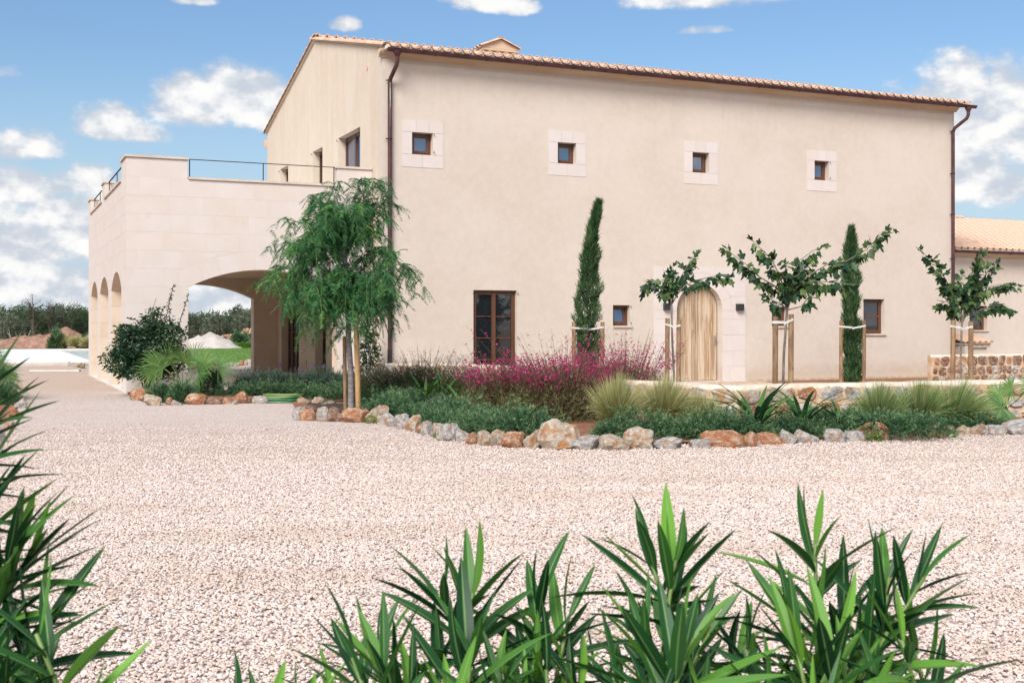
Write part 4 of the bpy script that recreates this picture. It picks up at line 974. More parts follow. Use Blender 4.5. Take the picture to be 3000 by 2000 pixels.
p_ = P(612, 1010, 80); heap('gravel_heap', p_.x+.05, 80, [(0, 0, 1.12, 2.4, 2.0), (-.8, .2, .98, 2.0, 1.8), (.5, .1, .95, 1.7, 1.6)], (3.4, 2.4), M['greymound'], 'pale conical heap of gravel seen through the porch arch', 'gravel heap')
rub = thing('rubble_heap', 'heap of broken reddish field stones behind the pale gravel heap', 'rubble heap')
for i in range(110):
    px = random.uniform(628, 775); t_ = (px-628)/147; hh = (.5+1.1*t_) if t_ < .7 else 1.27; z = random.uniform(0, 1)**.7*hh; Y = 85+random.uniform(-.4, .8)-z*.2; s = random.uniform(.28, .6)
    put('stone', random.choice(ROCKS[random.choice(('rock_orange', 'rock_brown', 'rock_tan', 'rock_brown'))]), rub, ((px-1500)/F*Y, Y, z), (random.uniform(0, 3), random.uniform(0, 3), random.uniform(0, 3)), (s, s*.8, s*.7))

def crown(n_cl, rad, cz, squash, n_bl, size, mat, up=.2, hole=.35, rs=RS):
    c = rand_dir(n_cl, -.75, 1, rs)*rs.uniform(.45, 1, (n_cl, 1))**.6; c[:, 2] *= squash; c *= rad; c[:, 2] += cz
    cr = rad*rs.uniform(.20, .42, n_cl); k = rs.randint(0, n_cl, n_bl); d = rand_dir(n_bl, -1, 1, rs); p = c[k]+d*(cr[k]*rs.uniform(.55, 1.05, n_bl))[:, None]
    return blades(p, d+np.array([0, 0, up]), rs.uniform(.6, 1.3, n_bl)*size, rs.uniform(.5, .9, n_bl)*size*.5, .1, 1, rs=rs)
def field_tree(px, Y, top, w, kind, label, group='trees beyond the drive', bare=False):
    x = (px-1500)/F*Y; t = thing('olive_tree' if kind == 'olive' else 'holm_oak' if not bare else 'bare_tree', label, 'tree', (x, Y, 0), random.uniform(0, 6), group)
    h = EYE+(HY-top)/F*Y; rs = np.random.RandomState(int(px*7+Y) % 99991); r = w/2/F*Y; mb = MB(); tips = []
    for i in range(3 if not bare else 5):
        a = rs.uniform(0, 6.28); e = Vector((math.cos(a)*r*rs.uniform(.2, .7), math.sin(a)*r*rs.uniform(.2, .7), h*rs.uniform(.6, .9))); m_ = Vector((e.x*.3, e.y*.3, h*.3))
        mb.tube([(0, 0, -.1), m_, e], [.14, .09, .03], 5); tips += [(m_, e)]
        for j in range(4 if not bare else 9):
            s_ = m_.lerp(e, rs.uniform(.1, 1)); d_ = Vector(rand_dir(1, .1, .95, rs)[0])*h*rs.uniform(.12, .32); d_.x *= .8; mb.tube([s_, s_+d_*.5+Vector((0, 0, .05)), s_+d_], [.035, .022, .012], 4); tips.append((s_, s_+d_))
    mb.put('trunk', M['darkbark'], t)
    if bare:
        n = 1800; k = rs.randint(3, len(tips), n); A = np.array([tips[i][0][:] for i in k]); B_ = np.array([tips[i][1][:] for i in k]); q = A+(B_-A)*rs.uniform(.4, 1.15, (n, 1))+rs.normal(size=(n, 3))*.16
        V, Q, rr = blades(q, rand_dir(n, -.2, 1, rs), rs.uniform(.06, .2, n), .045, 0, 1, rs=rs)
    else: V, Q, rr = crown(34, r, h*.52, h*.5/r, 4600, .24, None, rs=rs)
    if not bare: V[:, 2] = np.maximum(V[:, 2], .1)
    put('crown', np_mesh('crown', V, Q, M['olive' if kind == 'olive' else 'holm'], rr), t)
    return t
DESC = {'olive': ['grey-green olive tree', 'broad silvery olive tree', 'rounded dusty olive tree'], 'holm': ['dark green holm oak', 'dense dark evergreen tree', 'low dark bushy tree'], 'bare': ['thin half-bare tree']}
ft = [(-60, 112, 905, 110, 'holm', 0), (-5, 108, 912, 90, 'olive', 0), (30, 98, 930, 80, 'olive', 1), (62, 112, 903, 90, 'holm', 1), (95, 102, 905, 70, 'holm', 2), (100, 96, 872, 60, 'bare', 0), (130, 108, 915, 80, 'olive', 2),
      (150, 97, 880, 50, 'bare', 0), (182, 110, 900, 90, 'holm', 0), (195, 98, 884, 60, 'bare', 0), (225, 104, 905, 80, 'holm', 1), (262, 100, 900, 80, 'holm', 2), (300, 108, 905, 90, 'olive', 0), (345, 104, 910, 90, 'holm', 0),
      (400, 108, 912, 90, 'olive', 1), (455, 106, 915, 90, 'holm', 1), (505, 104, 918, 80, 'olive', 2), (550, 102, 922, 80, 'olive', 0), (590, 107, 922, 80, 'olive', 1), (630, 100, 928, 70, 'olive', 2), (662, 108, 916, 80, 'holm', 0), (700, 112, 900, 60, 'holm', 1),
      (722, 101, 915, 75, 'olive', 1), (765, 104, 900, 95, 'holm', 2), (820, 104, 905, 90, 'olive', 0)]
cnt = {}
for px, Y, tp, w, k, i in ft:
    where = 'left of the porch' if px < 259 else ('behind the porch' if px < 545 else 'seen through the porch arch')
    side = 'far left of the picture' if px < 0 else where
    near = {True: 'front row', False: 'back row'}[Y < 103]
    lab = '%s in the %s %s' % (DESC[k][i], near, side); cnt[lab] = cnt.get(lab, 0)+1
    lab += {1: '', 2: ', second of its kind', 3: ', third of its kind'}[cnt[lab]]
    field_tree(px, Y, tp, w, 'olive' if k == 'olive' else 'holm', lab, bare=(k == 'bare'))
# dead branches sticking up by the earth heap
for px, lean in ((34, -.3), (56, .15), (75, .5), (92, .9)):
    mb = MB(); h = random.uniform(.9, 1.5); mb.tube([(0, 0, 0), (lean*.3, 0, h*.5), (lean*.8, 0, h)], [.06, .04, .015], 5); mb.tube([(lean*.3, 0, h*.5), (lean*.3-.3, 0, h*.85)], [.03, .01], 4)
    o = mb.put('dead_branch', M['deadwood']); o.location = ((px-1500)/F*92, 92, 0); tag(o, 'bleached dead branch behind the red earth heap, '+{34: 'leftmost, leaning left', 56: 'second from the left, nearly upright', 75: 'third, leaning right', 92: 'rightmost, leaning strongly right'}[px], 'branch', 'dead branches by the earth heap')
# continuous far wood all round the horizon behind the single trees
n = 60000; a = RS.uniform(-1.15, 1.15, n)*1.0; R_ = RS.uniform(118, 145, n); X = np.sin(a)*R_; Y_ = np.cos(a)*R_
top_ = np.array([2.5+1.6*mnoise.fractal(Vector((x*.13, 3.3, 0)), 1, 2, 4) for x in X]); Z = RS.uniform(0, 1, n)**.6*top_
V, Q, r = blades(np.stack([X, Y_, Z], 1), rand_dir(n, -.3, 1), RS.uniform(.4, .8, n), .34, .1, 1)
o = put('far_wood', np_mesh('far_wood', V, Q, M['holm'], r)); tag(o, 'far belt of dark scrubby woodland along the horizon', 'woodland', kind='stuff')

# ------------------------------------------------------------------ loose pebbles on the near gravel (real stones, geometry nodes)
def pebbles():
    n = 640000; Y = RS.uniform(3.6, 18.5, n); X = RS.uniform(-.60, .60, n)*Y+RS.uniform(-.4, .4, n)
    keep = RS.rand(n)*11 < np.minimum(Y, 11)*np.clip((18.5-Y)/9, 0, 1)*1.0+0.0; X, Y = X[keep], Y[keep]
    m_ = len(X); s = RS.uniform(.0058, .0110, m_)*np.where(RS.rand(m_) < .03, 1.5, 1)
    V = np.stack([X, Y, .004+s*.25+RS.uniform(-.002, .004, m_)], 1)
    me = bpy.data.meshes.new('loose_gravel'); me.vertices.add(m_); me.vertices.foreach_set('co', V.astype(np.float32).ravel())
    rot = me.attributes.new('rot', 'FLOAT_VECTOR', 'POINT'); rv = np.stack([RS.uniform(-.5, .5, m_), RS.uniform(-.5, .5, m_), RS.uniform(0, 6.28, m_)], 1).astype(np.float32); rot.data.foreach_set('vector', rv.ravel())
    sca = me.attributes.new('sca', 'FLOAT_VECTOR', 'POINT'); sv = np.stack([s*RS.uniform(.9, 1.4, m_), s*RS.uniform(.7, 1.1, m_), s*RS.uniform(.45, .7, m_)], 1).astype(np.float32); sca.data.foreach_set('vector', sv.ravel())
    o = put('loose_gravel', me); tag(o, 'loose pale pink and tan gravel stones in the foreground', 'gravel', kind='stuff')
    ng = bpy.data.node_groups.new('scatter', 'GeometryNodeTree'); ng.interface.new_socket('Geometry', in_out='INPUT', socket_type='NodeSocketGeometry'); ng.interface.new_socket('Geometry', in_out='OUTPUT', socket_type='NodeSocketGeometry')
    N = ng.nodes.new; gi = N('NodeGroupInput'); go = N('NodeGroupOutput'); io = N('GeometryNodeInstanceOnPoints'); ico = N('GeometryNodeMeshIcoSphere'); ico.inputs['Radius'].default_value = 1; ico.inputs['Subdivisions'].default_value = 2
    sp = N('GeometryNodeSetPosition'); nt = N('ShaderNodeTexNoise'); nt.inputs['Scale'].default_value = 1.1; vm = N('ShaderNodeVectorMath'); vm.operation = 'SUBTRACT'; vm.inputs[1].default_value = (.5, .5, .5); v2 = N('ShaderNodeVectorMath'); v2.operation = 'SCALE'; v2.inputs[3].default_value = .9
    ss = N('GeometryNodeSetShadeSmooth'); sm = N('GeometryNodeSetMaterial'); sm.inputs['Material'].default_value = M['pebble']; L = ng.links.new
    L(nt.outputs['Color'], vm.inputs[0]); L(vm.outputs[0], v2.inputs[0]); L(v2.outputs[0], sp.inputs['Offset']); L(ico.outputs['Mesh'], sp.inputs['Geometry']); L(sp.outputs[0], ss.inputs[0]); L(ss.outputs[0], sm.inputs[0]); L(sm.outputs[0], io.inputs['Instance'])
    for nm, tgt in (('rot', 'Rotation'), ('sca', 'Scale')):
        na = N('GeometryNodeInputNamedAttribute'); na.data_type = 'FLOAT_VECTOR'; na.inputs['Name'].default_value = nm; L(na.outputs['Attribute'], io.inputs[tgt])
    mp = N('GeometryNodeMeshToPoints'); L(gi.outputs[0], mp.inputs[0]); L(mp.outputs[0], io.inputs['Points']); L(io.outputs[0], go.inputs[0])
    md = o.modifiers.new('scatter', 'NODES'); md.node_group = ng
pebbles()
# ------------------------------------------------------------------ planting
def plant(name, label, cat, X, Y, z=.03, group=None): return thing(name, label, cat, (X, Y, z), 0, group)
def shift(V, o): return V  # plants are modelled round their own foot
def foliage(name, parts, mat, parent): V, Q, r = join_np(parts) if isinstance(parts, list) else parts; return put(name, np_mesh(name, V, Q, mat, r), parent)
def orient(d, up=Vector((0, 0, 1)), roll=0.0):
    y = Vector(d).normalized(); x = y.cross(up)
    if x.length < 1e-3: x = Vector((1, 0, 0))
    x.normalize(); z = x.cross(y); m_ = Matrix((x, y, z)).transposed(); return (m_ @ Matrix.Rotation(roll, 3, 'Y')).to_euler()

# ---- feathery pepper tree at the corner of the bed
def pepper_tree():
    Y0 = 20.6; x0 = (1029-1500)/F*Y0; t = plant('pepper_tree', 'young weeping tree with feathery green leaves, staked at the corner of the bed', 'tree', x0, Y0)
    L = lambda px, py, dy=0: P(px, py, Y0+dy)-Vector((x0, Y0, .03)); rs = np.random.RandomState(5)
    tr = [Vector((0, 0, -.05)), L(1028, 1100), L(1022, 1000), L(1018, 900), L(1013, 800), L(1008, 720), L(1010, 640), L(1018, 570)]
    mb = MB(); mb.tube(tr, [.058, .052, .047, .046, .042, .034, .022, .010], 10)
    limbs = []
    for i in range(34):
        a = i*2.399+rs.uniform(-.3, .3); k = rs.uniform(0.0, 1); s = L(1020-10*k, 925-280*k); R_ = (1.18-.34*k*k)*rs.uniform(.25, 1.0)
        rise = rs.uniform(.15, .55)*(1-.3*k)
        e = s+Vector((math.cos(a)*R_, math.sin(a)*R_, rise)); m1 = s+Vector((math.cos(a)*R_*.35, math.sin(a)*R_*.35, rise*.75)); m2 = s+Vector((math.cos(a)*R_*.72, math.sin(a)*R_*.72, rise*1.1))
        mb.tube([s, m1, m2, e], [.020, .014, .009, .005], 5); limbs.append([s, m1, m2, e])
    for px, py in ((800, 800), (850, 660), (1170, 790), (1210, 800), (1140, 600), (900, 590), (1060, 545), (960, 560), (840, 830), (1090, 560), (830, 720), (880, 760), (1130, 880), (850, 880), (990, 920), (1060, 900)):
        s = L(1012, min(890, py+130)); e = L(px, py-15, rs.uniform(-.5, .5)); m1 = s.lerp(e, .4)+Vector((0, 0, .14)); m2 = s.lerp(e, .75)+Vector((0, 0, .14)); mb.tube([s, m1, m2, e], [.02, .014, .009, .005], 5); limbs.append([s, m1, m2, e])
    me = mb.mesh('trunk', M['bark']); autosmooth(me, 60); put('trunk', me, t)
    rp, rd, rl, tw = [], [], [], MB()
    for l in limbs:
        for j in range(8):
            q = rs.uniform(.25, 1.0)*3; i = min(2, int(q)); s = l[i].lerp(l[i+1], q-i); out_ = Vector((s.x, s.y, 0)); out_ = out_.normalized() if out_.length > .05 else Vector((1, 0, 0))
            sp = rs.uniform(.10, .34); ln = rs.uniform(.22, .62)*(1.25 if s.z < 2.4 else .9); v = (out_*rs.uniform(.1, 1)+Vector(rand_dir(1, -.2, .7, rs)[0])).normalized()
            pts = [s+v*sp*k_/3*1.0+Vector((0, 0, .10*math.sin(k_/5*PI)-ln*(k_/5)**1.7)) for k_ in range(6)]
            tw.tube(pts, [.005, .004, .0035, .003, .0025, .002], 3, False)
            for m_ in range(10):
                w = rs.uniform(.08, 1)*5; i = min(4, int(w)); p_ = pts[i].lerp(pts[i+1], w-i); dd = Vector(rand_dir(1, -.7, .5, rs)[0])*1.15+(pts[i+1]-pts[i]).normalized()*.5+Vector((0, 0, -.2))
                rp.append(p_[:]); rd.append(dd.normalized()[:]); rl.append(rs.uniform(.17, .29))
    put('twigs', tw.mesh('twigs', M['greenstem'], fix=False), t)
    rp, rd, rl = np.array(rp), np.array(rd), np.array(rl)[:, None]; n = len(rp); side = nrm(np.cross(rd, rs.normal(size=(n, 3))*[.5, .5, 1]+[0, 0, 1])); parts = []
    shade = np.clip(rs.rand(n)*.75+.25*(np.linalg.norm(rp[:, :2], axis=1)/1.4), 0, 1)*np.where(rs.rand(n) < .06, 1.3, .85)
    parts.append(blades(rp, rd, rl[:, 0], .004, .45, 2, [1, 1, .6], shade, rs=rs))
    K = 11
    for k in range(K):
        f = (k+1.0)/(K+.5); c = rp+rd*rl*f+np.array([0, 0, -1.])*rl*.45*f*f; tg = nrm(rd-np.array([0, 0, .9])*f)
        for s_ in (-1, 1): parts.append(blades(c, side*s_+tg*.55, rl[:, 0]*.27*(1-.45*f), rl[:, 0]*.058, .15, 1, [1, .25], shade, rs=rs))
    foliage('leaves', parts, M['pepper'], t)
    for px, pt, pb, w, rnd_ in ((1012, 1058, 1190, .034, 1), (1046, 820, 1190, .047, 0)):
        Ys = Y0+(-.10 if rnd_ == 0 else .05); a = P(px+ (4 if not rnd_ else 0), 1205, Ys); b = P(px-(5 if not rnd_ else 3), pt if not rnd_ else 985, Ys); a.z = .02
        mb = MB(); mb.tube([a, a.lerp(b, .33), a.lerp(b, .66), b], w, 14); me = mb.mesh('tree_stake', M['stake_new' if not rnd_ else 'stake']); autosmooth(me, 50)
        o = put('tree_stake', me); tag(o, ('tall fresh pine stake right of the feathery tree trunk' if not rnd_ else 'shorter grey stake left of the feathery tree trunk'), 'stake', 'stakes beside the feathery tree')
pepper_tree()

# ---- fig-leaved young trees with stakes and straps
def fig_leaf_mesh(seed):
    rr = random.Random(seed); pts = [(0, 0)]; lob = [(-118, .50), (-62, .78), (0, 1.0), (62, .78), (118, .50)]; prev = None; out_ = [(.03, -.02)]
    seq = []
    for i, (a, r) in enumerate(lob):
        a += rr.uniform(-6, 6); r *= rr.uniform(.9, 1.08)
        seq += [(a-15, r*.80), (a, r), (a+15, r*.80)]
        if i < 4: seq.append((a+31, .50*rr.uniform(.85, 1.1)))
    out_ = [(.52*r*math.sin(math.radians(a)), .28+.70*r*math.cos(math.radians(a))) for a, r in seq]
    vs = [(0, .28, .02)]+[(x, y, -.16*(y-.28)**2-.30*abs(x)**1.5+rr.uniform(-.015, .015)) for x, y in out_]+[(0, .05, 0), (-.012, -.22, .02), (.012, -.22, .02)]
    n = len(out_); fs = [(0, i+1, i+2) for i in range(n-1)]+[(0, n, n+1), (0, n+1, 1), (n+1, n+2, n+3)]
    me = bpy.data.meshes.new('leaf'); me.from_pydata(vs, [], fs); me.materials.append(M['fig']); me.polygons.foreach_set('use_smooth', [True]*len(fs)); return me
FIGL = [fig_leaf_mesh(i) for i in range(6)]
def fig_tree(label, tx, Y0, base, fork, branches, seed, size, per=1.0):
    x0 = (tx-1500)/F*Y0; t = plant('fig_leaved_tree', label, 'tree', x0, Y0, 0, 'young fig-leaved trees along the wall'); rs = np.random.RandomState(seed); rr = random.Random(seed)
    L = lambda px, py, dy=0: P(px, py, Y0+dy)-Vector((x0, Y0, 0)); fk = L(*fork); mb = MB()
    mb.tube([(0, 0, -.05), Vector((.02, 0, .5)), Vector((0, 0, fk.z*.6))+Vector((fk.x*.4, 0, 0)), fk], [.024, .022, .020, .020], 8)
    for br in branches:
        dy = rs.uniform(-.5, .5) if len(br) == 0 else br[0]; pts = [fk]+[L(px, py, dy*(i+1)/len(br[1])) for i, (px, py) in enumerate(br[1])]; m_ = len(pts)
        mb.tube(pts, [.014-.011*i/(m_-1) for i in range(m_)], 6)
        ln = sum((b-a).length for a, b in zip(pts, pts[1:])); n = int(ln*34*per*br[2]); start = br[3]
        c = [0]
        for a, b in zip(pts, pts[1:]): c.append(c[-1]+(b-a).length)
        for k in range(n):
            f = start+(1-start)*(k+rr.random()*.6)/n; q = min(f, .999)*c[-1]; i = max(j for j in range(m_-1) if c[j] <= q); s = pts[i].lerp(pts[i+1], (q-c[i])/(c[i+1]-c[i])); tg = (pts[i+1]-pts[i]).normalized()
            if k > n-9: s = pts[-1]-tg*rr.uniform(0, .16)
            a = k*2.4+rr.uniform(-.4, .4); per_ = Vector((math.cos(a)*.8, math.sin(a)*.8, 0)); tip = k > n-4
            d = (per_*rr.uniform(.2, .85)+tg*(.9 if tip else .35)+Vector((0, 0, (.25 if tip else rr.uniform(-1.7, .25))))).normalized(); sc_ = size*1.03*rr.uniform(.75, 1.2)*(.7 if k > n-7 else 1)
            put('leaf', rr.choice(FIGL), t, s+d*.22*sc_+Vector((0, 0, -.01)), orient(d, Vector((rr.uniform(-.4, .4), rr.uniform(-.9, -.1), .7)), rr.uniform(-.5, .5)), (sc_, sc_, sc_))
    me = mb.mesh('trunk', M['figbark']); autosmooth(me, 60); put('trunk', me, t)
z5 = lambda x, y: (1850+x/3.135, 700+y/3.135)
z6_ = lambda x, y: (2400+x/2.24, 600+y/2.24)
fig_tree('smallest fig-leaved tree, standing left of the arched door between two stakes', 1972, 22.5, 1121, (1967, 893), [
    (.2, [z5(350, 570), z5(300, 500), z5(250, 440), z5(200, 370), z5(150, 390), z5(115, 470)], 1.25, .35), (-.3, [z5(355, 500), z5(365, 400), z5(360, 310), z5(380, 260)], 1.7, .35),
    (.3, [z5(400, 470), z5(440, 370), z5(500, 270), z5(545, 190), z5(600, 130)], 1.35, .3), (-.2, [z5(420, 510), z5(500, 420), z5(600, 375), z5(720, 350), z5(820, 330), z5(930, 345)], 1.1, .3), (0, [z5(330, 500), z5(300, 420), z5(310, 340)], 1.4, .3)], 21, .175)
fig_tree('largest fig-leaved tree with wide spreading boughs right of the arched door', 2290, 18.6, 1130, (2306, 908), [
    (.3, [z5(1400, 560), z5(1330, 440), z5(1180, 350), z5(1050, 230), z5(930, 140), z5(860, 70)], 1.3, .2), (-.4, [z5(1390, 480), z5(1380, 380), z5(1290, 190), z5(1180, 80), z5(1110, 10)], 1.05, .3),
    (.4, [z5(1450, 480), z5(1470, 350), z5(1540, 200), z5(1660, 110), z5(1760, 70)], 1.2, .2), (.2, [z5(1480, 500), z5(1620, 340), z5(1800, 230), (2480, 765), (2540, 730), (2575, 690), (2612, 668)], 1.35, .15),
    (-.3, [z5(1560, 620), z5(1620, 540), z5(1680, 470)], .8, .45), (-.2, [z5(1480, 470), z5(1600, 390), z5(1760, 390), z5(1900, 400), (2505, 835)], 1.35, .2), (.1, [z5(1380, 600), z5(1290, 560), z5(1240, 480), z5(1200, 430)], 1.0, .3),
    (-.1, [z5(1410, 560), z5(1430, 420), z5(1440, 330), z5(1400, 230)], 1.1, .3), (0, [z5(1380, 610), z5(1330, 600), z5(1345, 660)], 1.3, .5), (.2, [z5(1460, 440), z5(1560, 290), z5(1660, 240)], 1.3, .3)], 22, .165)
fig_tree('fig-leaved tree at the right end of the house, in front of the far downpipe', 2812, 21.3, 1118, (2818, 948), [
    (.2, [z6_(905, 690), z6_(870, 560), z6_(800, 440), z6_(720, 350), z6_(670, 300)], 1.2, .3), (-.2, [z6_(960, 640), z6_(970, 520), z6_(1030, 400), z6_(1070, 290)], 1.5, .25), (.3, [z6_(980, 620), z6_(1060, 500), z6_(1120, 420), z6_(1170, 370)], 1.3, .25),
    (-.1, [z6_(990, 640), z6_(1090, 540), z6_(1200, 520), z6_(1300, 530)], 1.2, .3), (0, [z6_(960, 730), z6_(1060, 690), z6_(1170, 640), z6_(1280, 700)], 1.15, .25), (.1, [z6_(900, 700), z6_(840, 630), z6_(770, 660)], 1.4, .3),
    (-.3, [z6_(900, 640), z6_(850, 540), z6_(800, 520)], 1.3, .3), (.2, [z6_(930, 600), z6_(900, 510), z6_(930, 450)], 1.2, .4), (0, [z6_(1000, 560), z6_(1040, 470), z6_(1010, 420)], 1.4, .3)], 23, .16)
def stakes(px0, px1, pt, Y, pb=None, w=.043, lab='', strap=True, spx=None):
    for i, px in enumerate((px0, px1)):
        a = P(px, 1130, Y); a.z = -.05; b = P(px, pt[i], Y); b.x += .01
        mb = MB(); mb.tube([a, a.lerp(b, .3), a.lerp(b, .7), b], w, 12); me = mb.mesh('tree_stake', M['stake']); autosmooth(me, 45); o = put('tree_stake', me); tag(o, '%s wooden stake of the pair at %s' % (('left', 'right')[i], lab), 'stake', 'pairs of tree stakes')
    m_ = P(spx, (pt[0]+pt[1])/2+20, Y-.05)
    mb = MB()
    for px, py in ((px0, pt[0]+17), (px1, pt[1]+15)):
        a = P(px, py, Y-w-.004)
        for s0, s1 in (((a.x-w, a.z), (m_.x, m_.z)),) if px == px0 else (((m_.x, m_.z-.02), (a.x+w, a.z)),):
            y0, y1 = (a.y, m_.y) if px == px0 else (m_.y, a.y); h = .021
            vs = [(s0[0], y0, s0[1]-h), (s1[0], y1, s1[1]-h), (s1[0], y1, s1[1]+h), (s0[0], y0, s0[1]+h)]; vs += [(x, y+.004, z) for x, y, z in vs]
            mb.add(vs, [(0, 1, 2, 3), (7, 6, 5, 4), (0, 4, 5, 1), (1, 5, 6, 2), (2, 6, 7, 3), (3, 7, 4, 0)])
    o = mb.put('tree_strap', M['strap']); tag(o, 'white webbing strap tying the trunk at %s' % lab, 'strap', 'white tree straps')
stakes(1954, 1987, (932, 938), 22.2, lab='the smallest fig-leaved tree', spx=1970); stakes(2270, 2316, (927, 920), 18.3, lab='the largest fig-leaved tree', spx=2298)
stakes(2791, 2843, (938, 942), 21.0, lab='the fig-leaved tree by the far downpipe', spx=2817); stakes(1680, 1764, (943, 943), 26.8, lab='the cypress by the French window', spx=1722, w=.045)
stakes(2463, 2531, (939, 939), 28.6, lab='the cypress right of the arched door', spx=2497, w=.043)

def cypress(label, pxb, pyb, Y, prof, seed):
    """prof: list of (row, left px, right px) outlines in the photo"""
    x0 = (pxb-1500)/F*Y; t = plant('cypress', label, 'tree', x0, Y, 0, 'slim young cypresses'); rs = np.random.RandomState(seed); rows = np.array([p[0] for p in prof], float); lo = np.array([p[1] for p in prof], float); hi = np.array([p[2] for p in prof], float)
    n = 15000; py = rs.uniform(rows[0], rows[-1], n); l = np.interp(py, rows, lo); h = np.interp(py, rows, hi); c = (l+h)/2; r = (h-l)/2/F*Y
    a = rs.uniform(0, 2*PI, n); q = rs.uniform(.35, 1.0, n)**.6; lump = np.array([mnoise.noise(Vector((math.cos(x)*1.5, math.sin(x)*1.5, y*.035+seed))) for x, y in zip(a, py)]); q *= 1+.95*lump-.02
    X = (c-1500)/F*Y-x0+np.cos(a)*r*q; YY = np.sin(a)*r*q; Z = EYE-(py-HY)/F*Y
    d = np.stack([np.cos(a)*.42, np.sin(a)*.42, np.full(n, 1.0)], 1)+rs.normal(size=(n, 3))*.34
    P0 = np.stack([X, YY, np.maximum(Z-.05, .03)], 1); parts = [blades(P0, d, rs.uniform(.05, .15, n), .015, -.05, 1, [1, .3], np.clip(rs.rand(n)*.7+lump*.6+.1, 0, 1), rs=rs)]
    foliage('crown', parts, M['cypress'], t); mb = MB(); mb.tube([(0, 0, -.05), (0, 0, 1.2), ((c[np.argmin(py)]-pxb)/F*Y, 0, EYE-(rows[0]+30-HY)/F*Y)], [.04, .03, .008], 6); mb.put('trunk', M['darkbark'], t)
cypress('slim cypress with its tip leaning right, beside the French window', 1722, 1120, 27.0, [(585, 1752, 1760), (610, 1742, 1758), (660, 1727, 1752), (720, 1713, 1752), (780, 1702, 1750), (840, 1696, 1752), (885, 1688, 1754), (930, 1680, 1756), (980, 1688, 1760), (1040, 1692, 1752), (1085, 1700, 1745), (1120, 1712, 1732)], 3)
cypress('taller slim cypress behind the spreading boughs, right of the arched door', 2497, 1125, 28.9, [(662, 2492, 2497), (690, 2485, 2504), (740, 2476, 2508), (800, 2470, 2512), (860, 2471, 2513), (920, 2471, 2513), (960, 2472, 2524), (1000, 2470, 2520), (1060, 2474, 2524), (1100, 2477, 2520), (1125, 2487, 2508)], 4)

# ---- flowering gaura
def gaura(label, px, py, Y, R, H_, flower, seed, nst=520, tall=.4, group='gaura bushes'):
    x0 = (px-1500)/F*Y; stm = 'gaurastem' if flower == 'gaurapink' else 'gaurastemgreen'; t = plant('gaura_bush', label, 'flowering bush', x0, Y, .04, group); rs = np.random.RandomState(seed); parts = []
    n = 11000; c = rand_dir(n, 0, 1, rs)*rs.uniform(.25, 1, (n, 1))**.45; c *= np.array([R, R*.8, H_*.74]); c[:, 2] *= 1+.2*rs.normal(size=n)*.4
    parts.append(blades(c, rand_dir(n, .1, 1, rs)+c*[1/R, 1/R, .8/H_], rs.uniform(.035, .08, n), .011, .1, 1, [1, .3], rs=rs)); foliage('leaves', parts, M['gaura'], t)
    a = rs.uniform(0, 2*PI, nst); sp = rs.uniform(0, 1, nst)**.6; d = np.stack([np.cos(a)*sp*R/H_*1.0, np.sin(a)*sp*R/H_*.8, np.ones(nst)], 1); ln = H_*rs.uniform(.70, 1.12, nst)*np.sqrt(1+(sp*R/H_)**2)*.92; k = rs.rand(nst) < tall*.35; ln = np.where(k, ln*rs.uniform(1.05, 1.38, nst), ln); dr = rs.uniform(.02, .16, nst)
    P0 = np.stack([np.cos(a)*sp*R*.25, np.sin(a)*sp*R*.25, np.zeros(nst)], 1); foliage('stems', blades(P0, d, ln, .0065, dr, 4, [1, .9, .8, .7, .5], rs=rs), M[stm], t)
    dn = nrm(d); fp, fs_ = [], []
    m_ = 7
    for j in range(m_):
        f = rs.uniform(.62, 1.0, nst)[:, None]; fp.append(P0+dn*ln[:, None]*f+np.array([0, 0, -1.])*ln[:, None]*dr[:, None]*f*f+rs.normal(size=(nst, 3))*.012)
    fp = np.concatenate(fp); keep = rs.rand(len(fp)) < .95; fp = fp[keep]; m2 = len(fp)
    foliage('buds', blades(fp, rand_dir(m2, -.2, 1, rs), .024, .010, 0, 1, [1, .4], rs=rs), M[stm], t)
    q = rs.rand(m2) < (.30 if flower == 'gaurapink' else .10); fq = fp[q]; m3 = len(fq)
    foliage('petals', [blades(fq, rand_dir(m3, -.3, 1, rs), rs.uniform(.016, .030, m3), .019, .2, 1, [.5, 1], rs=rs) for _ in range(3)], M[flower], t)
gaura('left of the pink flowering gaura bushes, in the middle of the bed', 1490, 1235, 19.3, .90, 1.0, 'gaurapink', 31, group='pink gaura bushes')
gaura('middle pink gaura bush with the densest blossom', 1650, 1240, 18.6, .97, 1.12, 'gaurapink', 32, 620, .7, group='pink gaura bushes')
gaura('right pink gaura bush behind the feather grass with long thin stems', 1830, 1230, 19.6, .80, 1.16, 'gaurapink', 33, 330, 1.6, group='pink gaura bushes')
gaura('white gaura bush nearest the pepper tree', 1130, 1170, 23.4, .72, .72, 'gaurawhite', 34, 360, .5, group='white gaura bushes')
gaura('white gaura bush in the middle of its row, with tall arching stems', 1245, 1172, 23.2, .78, .86, 'gaurawhite', 35, 420, 1.3, group='white gaura bushes')
gaura('white gaura bush touching the pink ones', 1360, 1180, 22.6, .66, .74, 'gaurawhite', 36, 320, 1.0, group='white gaura bushes')

